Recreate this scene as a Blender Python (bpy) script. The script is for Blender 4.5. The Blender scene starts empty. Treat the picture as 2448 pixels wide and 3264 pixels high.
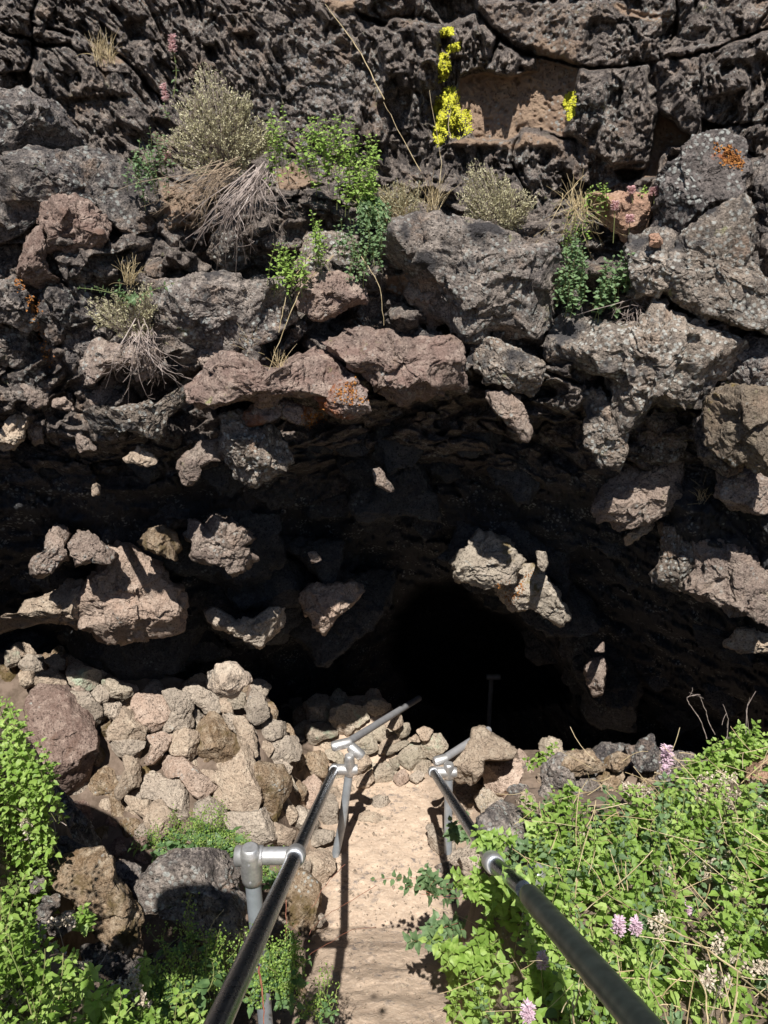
import bpy, math, random
import numpy as np
from mathutils import Vector
from mathutils.bvhtree import BVHTree
random.seed(7); RNG = np.random.RandomState(11)
C = bpy.context.scene.collection
R = math.radians

# ------------------------------------------------------------------ view geometry (used only to place things in space)
PITCH = R(21.0); FL = 2513.0
cp, sp_ = math.cos(PITCH), math.sin(PITCH)
def ray(px, py):
    px = np.asarray(px, float); py = np.asarray(py, float)
    a = (px-1224)/FL; d = (py-1632)/FL
    v = np.stack([a+0*d, cp-d*sp_+0*a, -sp_-d*cp+0*a], -1)
    return v/np.linalg.norm(v, axis=-1, keepdims=True)
def at(px, py, Y):
    v = ray(px, py); return v*(np.asarray(Y)/v[..., 1])[..., None]
SUN = np.array([.073, 1.0, -1.577]); SUN /= np.linalg.norm(SUN)

# ------------------------------------------------------------------ noise
def _h(ix, iy, iz, s):
    n = (ix.astype(np.int64)*374761393 + iy.astype(np.int64)*668265263 + iz.astype(np.int64)*2147483647 + s*1274126177) & 0xffffffff
    n = ((n ^ (n >> 13))*1274126177) & 0xffffffff
    n = ((n ^ (n >> 16))*2246822519) & 0xffffffff
    n = n ^ (n >> 15)
    return (n & 0xffffff).astype(np.float64)/16777216.0
def _hb(ix, iy, iz, s, n):   # n values from one hash
    k = (ix*374761393 + iy*668265263 + iz*2147483647 + s*1274126177) & 0xffffffff
    k = ((k ^ (k >> 13))*1274126177) & 0xffffffff; k = ((k ^ (k >> 16))*2246822519) & 0xffffffff; k = k ^ (k >> 15)
    b = 32//n; m = (1 << b)-1; return [((k >> (b*i)) & m).astype(np.float32)/m for i in range(n)]
def vn(P, s=0):
    F = np.floor(P); f = P-F; u = f*f*f*(f*(f*6-15)+10)
    x, y, z = F[..., 0], F[..., 1], F[..., 2]; r = 0
    for dx in (0, 1):
        wx = u[..., 0] if dx else 1-u[..., 0]
        for dy in (0, 1):
            wy = u[..., 1] if dy else 1-u[..., 1]
            for dz in (0, 1):
                wz = u[..., 2] if dz else 1-u[..., 2]
                r = r + wx*wy*wz*_h(x+dx, y+dy, z+dz, s)
    return r*2-1
def fbm(P, o=4, s=0, g=.5, ridge=False):
    r = 0; a = 1; t = 0
    for k in range(o):
        n = vn(P*(2.03**k)+k*17.3, s+k)
        if ridge: n = 1-2*np.abs(n)
        r = r+a*n; t += a; a *= g
    return r/t
def worley(P, s=0):
    F = np.floor(P); I = F.astype(np.int64); fr = (P-F).astype(np.float32); f1 = np.full(P.shape[:-1], 9., np.float32); f2 = f1.copy(); idv = f1*0
    for dx in (-1, 0, 1):
        for dy in (-1, 0, 1):
            for dz in (-1, 0, 1):
                q = _hb(I[..., 0]+dx, I[..., 1]+dy, I[..., 2]+dz, s, 3)
                d = (fr[..., 0]-dx-q[0])**2+(fr[..., 1]-dy-q[1])**2+(fr[..., 2]-dz-q[2])**2
                m = d < f1; f2 = np.where(m, f1, np.minimum(f2, d)); idv = np.where(m, q[0], idv); f1 = np.where(m, d, f1)
    return np.sqrt(f1), np.sqrt(f2), idv
def facet(P, s=0, hard=1.0):   # broken planar faces: every cell its own tilt and step
    F = np.floor(P); I = F.astype(np.int64); fr = (P-F).astype(np.float32); f1 = np.full(P.shape[:-1], 9., np.float32); out = f1*0
    for dx in (-1, 0, 1):
        for dy in (-1, 0, 1):
            for dz in (-1, 0, 1):
                q = _hb(I[..., 0]+dx, I[..., 1]+dy, I[..., 2]+dz, s, 3); g = _hb(I[..., 0]+dx, I[..., 1]+dy, I[..., 2]+dz, s+9, 4)
                e = [fr[..., 0]-dx-q[0], fr[..., 1]-dy-q[1], fr[..., 2]-dz-q[2]]; d = e[0]**2+e[1]**2+e[2]**2
                v = hard*1.9*((g[0]-.5)*e[0]+(g[1]-.5)*e[1]+(g[2]-.5)*e[2])+.8*(g[3]-.5)
                m = d < f1; out = np.where(m, v, out); f1 = np.where(m, d, f1)
    return out
def ss(a, b, x):
    t = np.clip((x-a)/(b-a), 0, 1); return t*t*(3-2*t)

# ------------------------------------------------------------------ mesh helpers
class MB:
    def __init__(s): s.v = []; s.f = []; s.m = []; s.n = 0
    def add(s, V, F, mi=0):
        V = np.asarray(V, float).reshape(-1, 3); F = np.asarray(F, np.int64)
        s.v.append(V); s.f.append(F+s.n); s.m.append(np.full(len(F), mi)); s.n += len(V)
    def build(s, name, mats, parent=None, loc=None, smooth=True, attrs=None):
        V = np.concatenate(s.v); o0 = np.zeros(3) if loc is None else np.asarray(loc, float)
        me = bpy.data.meshes.new(name); me.vertices.add(len(V)); me.vertices.foreach_set('co', (V-o0).astype(np.float32).ravel())
        idx = []; tot = []; mi = []
        for f, m in zip(s.f, s.m): idx.append(f.ravel()); tot.append(np.full(len(f), f.shape[1])); mi.append(m)
        idx = np.concatenate(idx); tot = np.concatenate(tot); mi = np.concatenate(mi)
        st = np.concatenate([[0], np.cumsum(tot)[:-1]])
        me.loops.add(len(idx)); me.loops.foreach_set('vertex_index', idx.astype(np.int32))
        me.polygons.add(len(tot)); me.polygons.foreach_set('loop_start', st.astype(np.int32)); me.polygons.foreach_set('loop_total', tot.astype(np.int32))
        me.polygons.foreach_set('material_index', mi.astype(np.int32))
        me.polygons.foreach_set('use_smooth', np.full(len(tot), smooth))
        me.update(calc_edges=True)
        if attrs:
            for k, a in attrs.items():
                at_ = me.attributes.new(k, 'FLOAT', 'POINT'); at_.data.foreach_set('value', a.astype(np.float32).ravel())
        for m in (mats if isinstance(mats, (list, tuple)) else [mats]): me.materials.append(m)
        o = bpy.data.objects.new(name, me); C.objects.link(o)
        if loc is not None: o.location = o0
        if parent is not None:
            o.parent = parent; o.location = o0-np.array(parent.location)
        return o
def tag(o, label=None, cat=None, group=None, kind=None):
    if label: o['label'] = label
    if cat: o['category'] = cat
    if group: o['group'] = group
    if kind: o['kind'] = kind
    return o
def empty(name, loc, label, cat, group=None):
    o = bpy.data.objects.new(name, None); C.objects.link(o); o.location = loc; o.empty_display_size = .1
    return tag(o, label, cat, group)
def frame_of(d):
    d = d/np.linalg.norm(d); u = np.array([0, 0, 1.]) if abs(d[2]) < .9 else np.array([1., 0, 0])
    a = np.cross(d, u); a /= np.linalg.norm(a); return a, np.cross(d, a)
def tube(mb, pts, rad, k=5, mi=0, cap=True):
    pts = np.asarray(pts, float); n = len(pts); rad = np.broadcast_to(np.asarray(rad, float), (n,))
    T = np.gradient(pts, axis=0); a, b = frame_of(pts[-1]-pts[0]+1e-9)
    th = np.arange(k)*2*math.pi/k; V = []
    for i in range(n):
        t = T[i]/(np.linalg.norm(T[i])+1e-12); a = a-t*np.dot(a, t); a /= np.linalg.norm(a)+1e-12; b = np.cross(t, a)
        V.append(pts[i]+rad[i]*(np.cos(th)[:, None]*a+np.sin(th)[:, None]*b))
    V = np.concatenate(V); j = np.arange(k); jn = (j+1) % k; F = []
    for i in range(n-1): F.append(np.stack([i*k+j, i*k+jn, (i+1)*k+jn, (i+1)*k+j], 1))
    mb.add(V, np.concatenate(F), mi)
    if cap:
        for e, r_ in ((0, V[:k]), (n-1, V[-k:])):
            cc = pts[e]; VV = np.vstack([r_, cc]); mb.add(VV, np.stack([j, jn, np.full(k, k)], 1), mi)
LT = np.array([0, .16, .34, .52, .7, .86, 1.])
LW = {'ovate': [.0, .78, 1., .84, .6, .3, 0], 'round': [0, .8, 1, 1, .85, .55, 0], 'lance': [0, .6, .9, 1, .8, .45, 0]}
def leaves(mb, P, D, N, L, W, shape='ovate', fold=.25, droop=.25, mi=0, jag=.12):
    P = np.asarray(P, float).reshape(-1, 3); n = len(P)
    if n == 0: return
    D = np.asarray(D, float).reshape(-1, 3); D = D/(np.linalg.norm(D, axis=1, keepdims=True)+1e-9)
    S = np.cross(D, np.asarray(N, float).reshape(-1, 3)); S /= np.linalg.norm(S, axis=1, keepdims=True)+1e-9
    N = np.cross(S, D); L = np.broadcast_to(L, (n,)); W = np.broadcast_to(W, (n,))
    hw = np.array(LW[shape])*(1+jag*np.array([0, 1, -1, 1, -1, 1, 0])); V = np.zeros((n, 17, 3)); 
    for i, t in enumerate(LT):
        V[:, i] = P+D*(L*t)[:, None]-N*(L*droop*t*t)[:, None]
    for i in range(1, 6):
        for k, sg in ((0, 1), (1, -1)):
            V[:, 7+(i-1)*2+k] = V[:, i]+S*(sg*W*.5*hw[i])[:, None]+N*(W*.5*fold*hw[i])[:, None]-D*(L*.03)[:, None]
    Q = []; Tt = []
    for k in (0, 1):
        e = [7+(i-1)*2+k for i in range(1, 6)]
        Tt.append([0, e[0], 1] if k else [0, 1, e[0]]); Tt.append([5, e[4], 6] if k else [5, 6, e[4]])
        for i in range(1, 5): Q.append([i, e[i-1], e[i], i+1] if k else [i, i+1, e[i], e[i-1]])
    b = (np.arange(n)*17)[:, None, None]; Q = np.array(Q)[None]+b; Tt = np.array(Tt)[None]+b
    n0 = mb.n; mb.add(V.reshape(-1, 3), Q.reshape(-1, 4), mi)
    mb.f.append(Tt.reshape(-1, 3)+n0); mb.m.append(np.full(n*4, mi))

# ------------------------------------------------------------------ materials
def newmat(name):
    m = bpy.data.materials.new(name); m.use_nodes = True; nt = m.node_tree; nt.nodes.clear()
    o = nt.nodes.new('ShaderNodeOutputMaterial'); b = nt.nodes.new('ShaderNodeBsdfPrincipled'); nt.links.new(b.outputs[0], o.inputs[0])
    return m, nt, b
def nd(nt, t, **kw):
    n = nt.nodes.new(t)
    for k, v in kw.items():
        if k in n.inputs: n.inputs[k].default_value = v
        else: setattr(n, k, v)
    return n
def mix(nt, fac, a, b, bt='MIX'):
    n = nt.nodes.new('ShaderNodeMix'); n.data_type = 'RGBA'; n.blend_type = bt
    for s, v in ((0, fac), (6, a), (7, b)):
        if hasattr(v, 'node'): nt.links.new(v, n.inputs[s])
        elif s == 0: n.inputs[0].default_value = v
        else: n.inputs[s].default_value = (*v, 1)
    return n.outputs[2]
def ramp(nt, src, a, b):
    n = nt.nodes.new('ShaderNodeMapRange'); n.inputs[1].default_value = a; n.inputs[2].default_value = b; nt.links.new(src, n.inputs[0]); return n.outputs[0]
def mul(nt, a, b, op='MULTIPLY'):
    n = nt.nodes.new('ShaderNodeMath'); n.operation = op
    for i, v in enumerate((a, b)):
        if hasattr(v, 'node'): nt.links.new(v, n.inputs[i])
        else: n.inputs[i].default_value = v
    return n.outputs[0]
def rockmat(name, c1, c2, c3, lich=(.42, .43, .40), la=.25, pit=.5, extra=None, ea=0, stretch=None, bump=1.0, attrs=False, scale=1.0, patch=.0, warm=(.36, .25, .18)):
    m, nt, b = newmat(name); L = nt.links
    tc = nt.nodes.new('ShaderNodeTexCoord'); oi = nt.nodes.new('ShaderNodeObjectInfo')
    ad = nd(nt, 'ShaderNodeVectorMath', operation='ADD'); L.new(tc.outputs['Object'], ad.inputs[0])
    sc = nd(nt, 'ShaderNodeVectorMath', operation='SCALE'); L.new(oi.outputs['Location'], sc.inputs[0]); sc.inputs['Scale'].default_value = 3.7
    L.new(sc.outputs[0], ad.inputs[1]); vec = ad.outputs[0]
    def noise(s, d=6, r=.6, v=None):
        n = nd(nt, 'ShaderNodeTexNoise'); n.inputs['Scale'].default_value = s*scale; n.inputs['Detail'].default_value = d; n.inputs['Roughness'].default_value = r
        L.new(v or vec, n.inputs['Vector']); return n.outputs[0]
    col = mix(nt, ramp(nt, noise(4.5), .36, .62), c1, c2)
    col = mix(nt, ramp(nt, noise(19, 8, .7), .47, .66), col, c3)
    n2 = noise(70, 5, .75)
    ng = noise(135, 4, .8)
    col = mix(nt, mul(nt, ramp(nt, noise(5.5, 7, .7), .55, .66), patch), col, warm)
    col = mix(nt, mul(nt, ramp(nt, noise(8.5, 8, .75), .62, .70), patch), col, (.31, .33, .12))
    col = mix(nt, ramp(nt, n2, .465, .36), col, tuple(x*.32 for x in c1))
    col = mix(nt, mul(nt, ramp(nt, ng, .47, .36), .7), col, tuple(x*.35 for x in c1))
    col = mix(nt, mul(nt, ramp(nt, ng, .56, .68), .6), col, tuple(min(.7, x*1.3) for x in c3))
    vo = nd(nt, 'ShaderNodeTexVoronoi'); vo.inputs['Scale'].default_value = 62*scale; L.new(vec, vo.inputs['Vector'])
    pm = mul(nt, ramp(nt, vo.outputs['Distance'], .34, .12), ramp(nt, noise(9, 3), .42, .6)); pm = mul(nt, pm, pit)
    col = mix(nt, pm, col, tuple(x*.3 for x in c1))
    vl = nd(nt, 'ShaderNodeTexVoronoi'); vl.inputs['Scale'].default_value = 45*scale; L.new(vec, vl.inputs['Vector'])
    lm = mul(nt, ramp(nt, vl.outputs['Distance'], .42, .26), ramp(nt, noise(7, 4, .65), .66-la*.35, .72-la*.25))
    if attrs:
        a = nd(nt, 'ShaderNodeAttribute', attribute_name='tan'); n3 = noise(30, 6, .7)
        tf = ramp(nt, mul(nt, a.outputs['Fac'], mul(nt, n3, .9, 'SUBTRACT'), 'ADD'), .0, .35)
        tcol = mix(nt, ramp(nt, noise(14, 6, .7), .4, .65), (.44, .31, .215), (.31, .21, .15)); tcol = mix(nt, pm, tcol, (.05, .035, .03))
        col = mix(nt, tf, col, tcol)
        a2 = nd(nt, 'ShaderNodeAttribute', attribute_name='white')
        wa = nd(nt, 'ShaderNodeAttribute', attribute_name='unshaded'); col = mix(nt, wa.outputs['Fac'], mix(nt, n3, (.035, .036, .04), (.085, .085, .09)), col)  # cave part of the wall coloured darker to deepen its shade
        wf = mul(nt, mul(nt, ramp(nt, n2, .46, .58), ramp(nt, n3, .48, .6)), a2.outputs['Fac']); col = mix(nt, wf, col, (.36, .36, .36))
    col = mix(nt, mul(nt, lm, .85), col, lich)
    if extra:
        ef = ramp(nt, noise(6.5, 5, .6), .62-ea*.3, .70-ea*.2); col = mix(nt, ef, col, extra)
    # each rock its own overall tone
    hs = nt.nodes.new('ShaderNodeHueSaturation'); L.new(col, hs.inputs['Color'])
    rv = nd(nt, 'ShaderNodeMapRange'); L.new(oi.outputs['Random'], rv.inputs[0]); rv.inputs[3].default_value = .82; rv.inputs[4].default_value = 1.15; L.new(rv.outputs[0], hs.inputs['Value'])
    L.new(hs.outputs[0], b.inputs['Base Color']); b.inputs['Roughness'].default_value = .88; b.inputs['Specular IOR Level'].default_value = .25
    h = mul(nt, n2, mul(nt, noise(22, 8, .7), 1.6), 'ADD')
    h = mul(nt, h, mul(nt, pm, -1.3), 'ADD')
    bp = nd(nt, 'ShaderNodeBump'); bp.inputs['Strength'].default_value = .9; bp.inputs['Distance'].default_value = .011*bump; L.new(h, bp.inputs['Height']); L.new(bp.outputs[0], b.inputs['Normal'])
    return m
M = {}
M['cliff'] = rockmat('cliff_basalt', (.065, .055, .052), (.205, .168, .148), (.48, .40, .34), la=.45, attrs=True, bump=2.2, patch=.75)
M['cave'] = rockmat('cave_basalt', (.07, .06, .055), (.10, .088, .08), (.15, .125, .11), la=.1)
M['wood'] = rockmat('shadow_caster_wood', (.16, .12, .085), (.21, .165, .12), (.28, .23, .18), la=0, pit=0, bump=.3)
M['brown'] = rockmat('red_brown_basalt', (.17, .11, .09), (.23, .165, .135), (.38, .29, .24), la=.2, pit=.4, extra=(.16, .10, .075), ea=.2)
M['cavewall'] = rockmat('shade_darkened_basalt', (.04, .04, .042), (.062, .062, .065), (.10, .098, .095), la=.3, lich=(.15, .17, .16))  # cave rock with the shade put into its colour
M['dark'] = rockmat('dark_basalt', (.06, .054, .056), (.16, .14, .13), (.40, .34, .295), la=.6, bump=2.2, patch=.75)
M['grey'] = rockmat('grey_basalt', (.11, .094, .088), (.25, .21, .18), (.47, .40, .345), la=.6, extra=(.06, .055, .055), ea=.15, bump=1.8, patch=.75)
M['lichen'] = rockmat('lichened_basalt', (.14, .12, .105), (.31, .25, .20), (.48, .40, .33), lich=(.5, .5, .46), la=.95, extra=(.07, .065, .065), ea=.3, bump=1.8, patch=.75)
M['tan'] = rockmat('tan_scoria', (.43, .335, .25), (.35, .27, .205), (.52, .43, .33), la=.12, pit=.6)
M['greytan'] = rockmat('grey_tan_scoria', (.32, .27, .22), (.39, .32, .255), (.47, .40, .32), la=.15, pit=.7)
M['pink'] = rockmat('pink_scoria', (.43, .31, .24), (.38, .29, .23), (.53, .42, .34), la=.2, pit=.6)
M['green'] = rockmat('green_crusted_rock', (.38, .33, .25), (.42, .34, .265), (.50, .43, .34), la=.1, extra=(.37, .42, .31), ea=.12, pit=.4)
M['mossy'] = rockmat('mossy_brown_rock', (.17, .11, .06), (.30, .22, .15), (.42, .34, .25), la=.2, extra=(.12, .085, .035), ea=.3)
M['rust'] = rockmat('rust_lichen_rock', (.22, .17, .145), (.30, .23, .2), (.4, .32, .28), la=.3, extra=(.22, .075, .03), ea=.42)
M['red'] = rockmat('red_lichen_basalt', (.07, .062, .06), (.13, .11, .1), (.26, .22, .2), la=.7, extra=(.36, .12, .05), ea=-.12)
M['wallpink'] = rockmat('pink_basalt', (.26, .17, .14), (.21, .155, .13), (.44, .34, .28), la=.3, patch=.75)
M['walltan'] = rockmat('pale_brown_basalt', (.38, .29, .235), (.26, .20, .17), (.50, .41, .34), la=.35, bump=1.8, patch=.5)
M['orange'] = rockmat('orange_tan_block', (.42, .25, .16), (.36, .215, .15), (.48, .32, .23), la=.05, pit=.3)
M['gold'] = rockmat('gold_lichen_rock', (.28, .21, .15), (.22, .18, .14), (.38, .31, .23), la=.3, extra=(.30, .21, .05), ea=.02, patch=.8, bump=1.8)
M['cream'] = rockmat('cream_mossy_rock', (.44, .38, .30), (.36, .30, .24), (.5, .43, .35), la=.2, extra=(.17, .12, .03), ea=.12)

def leafmat(name, c1, c2, tr=.35, rough=.5):
    m, nt, b = newmat(name); L = nt.links
    ge = nt.nodes.new('ShaderNodeNewGeometry'); r_ = ge.outputs['Random Per Island']
    col = mix(nt, r_, c1, c2); n = nd(nt, 'ShaderNodeTexNoise'); n.inputs['Scale'].default_value = 9
    col = mix(nt, ramp(nt, n.outputs[0], .4, .65), col, tuple(.75*x for x in c1))
    L.new(col, b.inputs['Base Color']); b.inputs['Roughness'].default_value = rough; b.inputs['Specular IOR Level'].default_value = .35
    t = nt.nodes.new('ShaderNodeBsdfTranslucent'); L.new(mix(nt, .5, col, tuple(min(1, x*1.6) for x in c2)), t.inputs[0])
    ms = nt.nodes.new('ShaderNodeMixShader'); ms.inputs[0].default_value = tr; L.new(b.outputs[0], ms.inputs[1]); L.new(t.outputs[0], ms.inputs[2])
    L.new(ms.outputs[0], [x for x in nt.nodes if x.type == 'OUTPUT_MATERIAL'][0].inputs[0]); return m
M['leaf'] = leafmat('fresh_leaf', (.20, .335, .055), (.40, .52, .15))
M['leafblue'] = leafmat('grey_green_leaf', (.15, .24, .11), (.21, .31, .14))
M['leafdark'] = leafmat('dusty_leaf', (.10, .19, .07), (.16, .26, .09))
M['sage'] = leafmat('sage_leaf', (.44, .41, .24), (.60, .55, .38), tr=.15)
M['twig'] = leafmat('grey_twig', (.30, .24, .21), (.42, .35, .31), tr=0)
M['brownstem'] = leafmat('brown_stem', (.30, .22, .15), (.42, .33, .24), tr=0)
M['straw'] = leafmat('dry_straw', (.50, .38, .20), (.62, .52, .34), tr=.1)
M['stem'] = leafmat('green_stem', (.20, .26, .08), (.3, .26, .13), tr=.05)
M['redstem'] = leafmat('red_stem', (.26, .09, .06), (.34, .15, .09), tr=0)
M['seed'] = leafmat('seed_head', (.48, .40, .30), (.66, .58, .48), tr=.1)
M['lilac'] = leafmat('lilac_petal', (.72, .50, .60), (.86, .72, .80), tr=.3)
M['pinkpetal'] = leafmat('pink_petal', (.74, .42, .42), (.86, .62, .60), tr=.3)
M['ylichen'] = leafmat('yellow_lichen', (.50, .49, .03), (.68, .66, .07), tr=0, rough=.9)
M['olichen'] = leafmat('rust_lichen', (.30, .11, .03), (.42, .20, .05), tr=0, rough=.9)

def metal(name, col, rough, metallic, var=.1, sc=30):
    m, nt, b = newmat(name); L = nt.links; tc = nt.nodes.new('ShaderNodeTexCoord')
    n = nd(nt, 'ShaderNodeTexNoise'); n.inputs['Scale'].default_value = sc; n.inputs['Detail'].default_value = 8; L.new(tc.outputs['Object'], n.inputs[0])
    L.new(mix(nt, ramp(nt, n.outputs[0], .35, .65), col, tuple(x*(1-var*2.5) for x in col)), b.inputs['Base Color'])
    b.inputs['Metallic'].default_value = metallic
    mr = nd(nt, 'ShaderNodeMapRange'); L.new(n.outputs[0], mr.inputs[0]); mr.inputs[3].default_value = rough*.7; mr.inputs[4].default_value = rough*1.4; L.new(mr.outputs[0], b.inputs['Roughness'])
    bp = nd(nt, 'ShaderNodeBump'); bp.inputs['Strength'].default_value = .15; bp.inputs['Distance'].default_value = .002; L.new(n.outputs[0], bp.inputs['Height']); L.new(bp.outputs[0], b.inputs['Normal'])
    return m
M['rail'] = metal('polished_steel', (.27, .32, .40), .27, 1.0, .05, 60)
M['sleeve'] = metal('dull_dark_sleeve', (.085, .105, .095), .36, .6, .15, 25)
M['fit'] = metal('cast_aluminium', (.66, .65, .64), .42, .75, .12, 60)
M['post'] = metal('galvanized_steel', (.42, .46, .50), .5, .45, .12, 18)
M['greypipe'] = metal('dull_grey_pipe', (.36, .36, .37), .6, .3, .1, 18)

# dirt
def dirtmat():
    m, nt, b = newmat('dirt'); L = nt.links; tc = nt.nodes.new('ShaderNodeTexCoord'); v = tc.outputs['Object']
    def noise(s, d=8, r=.65):
        n = nd(nt, 'ShaderNodeTexNoise'); n.inputs['Scale'].default_value = s; n.inputs['Detail'].default_value = d; n.inputs['Roughness'].default_value = r; L.new(v, n.inputs[0]); return n.outputs[0]
    col = mix(nt, ramp(nt, noise(5), .35, .65), (.54, .415, .31), (.45, .34, .255))
    col = mix(nt, ramp(nt, noise(60), .5, .7), col, (.62, .50, .39))
    col = mix(nt, mul(nt, ramp(nt, noise(26), .52, .62), ramp(nt, noise(3.3), .47, .6)), col, (.22, .185, .165))
    vo = nd(nt, 'ShaderNodeTexVoronoi'); vo.inputs['Scale'].default_value = 95; L.new(v, vo.inputs['Vector'])
    col = mix(nt, mul(nt, ramp(nt, vo.outputs['Distance'], .25, .1), .5), col, (.66, .52, .40))
    a = nd(nt, 'ShaderNodeAttribute', attribute_name='soil')
    soil = mix(nt, ramp(nt, noise(12), .4, .6), (.10, .074, .055), (.18, .135, .105))
    L.new(mix(nt, a.outputs['Fac'], col, soil), b.inputs['Base Color']); b.inputs['Roughness'].default_value = .95; b.inputs['Specular IOR Level'].default_value = .15
    bp = nd(nt, 'ShaderNodeBump'); bp.inputs['Strength'].default_value = .7; bp.inputs['Distance'].default_value = .008
    L.new(mul(nt, noise(55), mul(nt, noise(14), 1.5), 'ADD'), bp.inputs['Height']); L.new(bp.outputs[0], b.inputs['Normal']); return m
M['dirt'] = dirtmat()

# ------------------------------------------------------------------ ground as a height field
def zpath(y):
    p = .26; k = np.floor(y/p); f = y/p-k; ys = (k+ss(.5, 1.0, f)*.16+f*.84)*p
    a = -1.593-.615*ys; b = -3.438-.13*(y-3.0)
    z = np.where(y < 3.0, np.maximum(a, -3.47), b)
    z = np.where(y > 4.4, -3.62, z)
    z = np.where(y < -3.1, .31, z); return np.maximum(z, -7.5)
def ground(x, y):
    x = np.asarray(x, float); y = np.asarray(y, float); zp = zpath(y)
    yy = np.maximum(y, -1.2)
    lb = np.minimum(-2.0-.45*(yy-1.5)+.9*np.maximum(0, -x-.5), -.75+.0*x)
    lb = np.where(y < -1.2, np.minimum(.31, lb+.5*(-1.2-y)), lb)
    rub = np.interp(y, [2.3, 2.7, 3.1, 4.05, 4.25, 4.7, 8], [-3.3, -3.3, -3.22, -2.66, -2.95, -3.7, -4.6])
    lb = lb+(-2.95-lb)*ss(1.38, 1.62, y+.04*np.sin(x*11))*ss(-1.22, -1.04, x)
    t = ss(2.3, 2.6, y+.06*np.sin(x*9)); left = lb*(1-t)+rub*t
    rb = -2.12+.1*(2-yy)+.22*np.clip(x-.4, 0, 2.5); rb = np.where(y < -1.2, np.minimum(.31, rb+.5*(-1.2-y)), rb)
    rf = np.interp(y, [2.4, 2.9, 4.2, 4.6, 8], [-3.1, -3.3, -3.38, -3.55, -4.2])
    t = ss(2.45, 2.75, y+.07*np.sin(x*7+1)); right = rb*(1-t)+rf*t
    a = np.where(y < 3, .25, np.interp(y, [3, 3.4], [.25, .36])); b = np.where(y < 2.6, .46, np.interp(y, [2.6, 3.6, 4.4], [.46, .70, .85]))
    br = np.interp(y, [2.4, 3.2, 4.4], [.46, .7, .9]); ar = np.interp(y, [2.4, 3.2, 4.4], [.25, .36, .5])
    wl = ss(a, b, -x); wr = ss(ar, br, x)
    z = zp*(1-wl)*(1-wr)+left*wl+right*wr*(1-wl)
    z = np.where(x < -.6, z+.22*ss(-1.0, -1.9, x)*ss(3.2, 4.0, y)*(1-ss(4.1, 4.4, y)), z)
    h = ss(.35, -.05, x)*ss(-1.1, -.5, x); z = z+h*.2*ss(4.4, 4.95, y); e = 4.55+.5*h-.25*ss(-.6, -1.0, x)
    z = z-.95*np.clip(y-e, 0, 1.1)*ss(-.9, -.5, x)-.45*np.clip(y-e-1.1, 0, 6)
    return np.where(y < -6, .31, z)
def ghit(px, py):
    v = ray(px, py); t = np.linspace(.8, 12, 1500); P = v[None]*t[:, None]; h = P[:, 2]-ground(P[:, 0], P[:, 1])
    i = np.argmax(h < 0); return t[i]
def build_ground():
    xs = np.concatenate([np.linspace(-60, -4, 12)[:-1], np.arange(-4, -1.3, .05), np.arange(-1.3, 1.5, .0135), np.arange(1.5, 4, .05), np.linspace(4, 60, 12)])
    ys = np.concatenate([np.linspace(-60, -4, 12)[:-1], np.arange(-4, 1.0, .06), np.arange(1.0, 5.2, .0135), np.arange(5.2, 9.5, .08), np.linspace(9.5, 60, 8)])
    X, Y = np.meshgrid(xs, ys); Z = ground(X, Y); P = np.stack([X, Y, Z], -1)
    soil = 1-ss(.44, .24, np.abs(X+.02*np.sin(Y*6)))*1.0; soil = np.where((Y > 2.9) & (X > -.5), np.minimum(soil, .35), soil)
    amp = .25+.75*soil
    Z = Z+.02*fbm(P*np.array([4, 4, 0])+3, 4, 5)*amp+.012*fbm(P*np.array([16, 16, 0])+3, 4, 9)+.004*fbm(P*np.array([60, 60, 0]), 3, 4)
    Z = np.where(Y < -6, .31+.1*fbm(P*np.array([.3, .3, 0]), 3, 2), Z)
    n, m = X.shape; i = np.arange(n*m).reshape(n, m)
    F = np.stack([i[:-1, :-1], i[:-1, 1:], i[1:, 1:], i[1:, :-1]], -1).reshape(-1, 4)
    mb = MB(); mb.add(np.stack([X, Y, Z], -1), F); o = mb.build('ground', M['dirt'], attrs={'soil': np.where((X > .85) & (Y > 2.4), .9, soil)})
    tag(o, 'dusty tan dirt path stepping down between rocks and weedy banks', kind='structure')
    return o
build_ground()

# ------------------------------------------------------------------ tracing helpers: crops of the survey photograph -> its pixels
CR = {'A': (0, 0, 1.3554), 'B': (1224, 0, 1.3554), 'C': (0, 816, 1.3554), 'D': (1224, 816, 1.3554), 'E': (0, 1632, 1.3554), 'G': (1224, 1632, 1.3554),
      'H': (0, 2448, 1.3554), 'I': (1224, 2448, 1.3554), 'F': (0, 0, .6777), 'p': (300, 2350, 2.0738), 'q': (950, 2150, 2.0738), 'r': (1350, 2300, 2.0738), 's': (0, 2600, 2.0738), 'e': (600, 2600, 2.765)}
def poly(c, s):
    a = np.array([[float(q) for q in w.split(',')] for w in s.split()]); ox, oy, k = CR[c]
    return a/k+np.array([ox, oy])
def sdist(P, pl):     # signed distance in pixels, positive inside
    x, y = P[..., 0], P[..., 1]; d = np.full(x.shape, 1e9); ins = np.zeros(x.shape, bool); n = len(pl)
    for i in range(n):
        a = pl[i]; b = pl[(i+1) % n]; e = b-a; t = np.clip(((x-a[0])*e[0]+(y-a[1])*e[1])/(e@e+1e-9), 0, 1)
        d = np.minimum(d, np.hypot(x-a[0]-t*e[0], y-a[1]-t*e[1]))
        c = ((a[1] > y) != (b[1] > y)) & (x < (b[0]-a[0])*(y-a[1])/(b[1]-a[1]+1e-12)+a[0]); ins ^= c
    return np.where(ins, d, -d)

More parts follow.
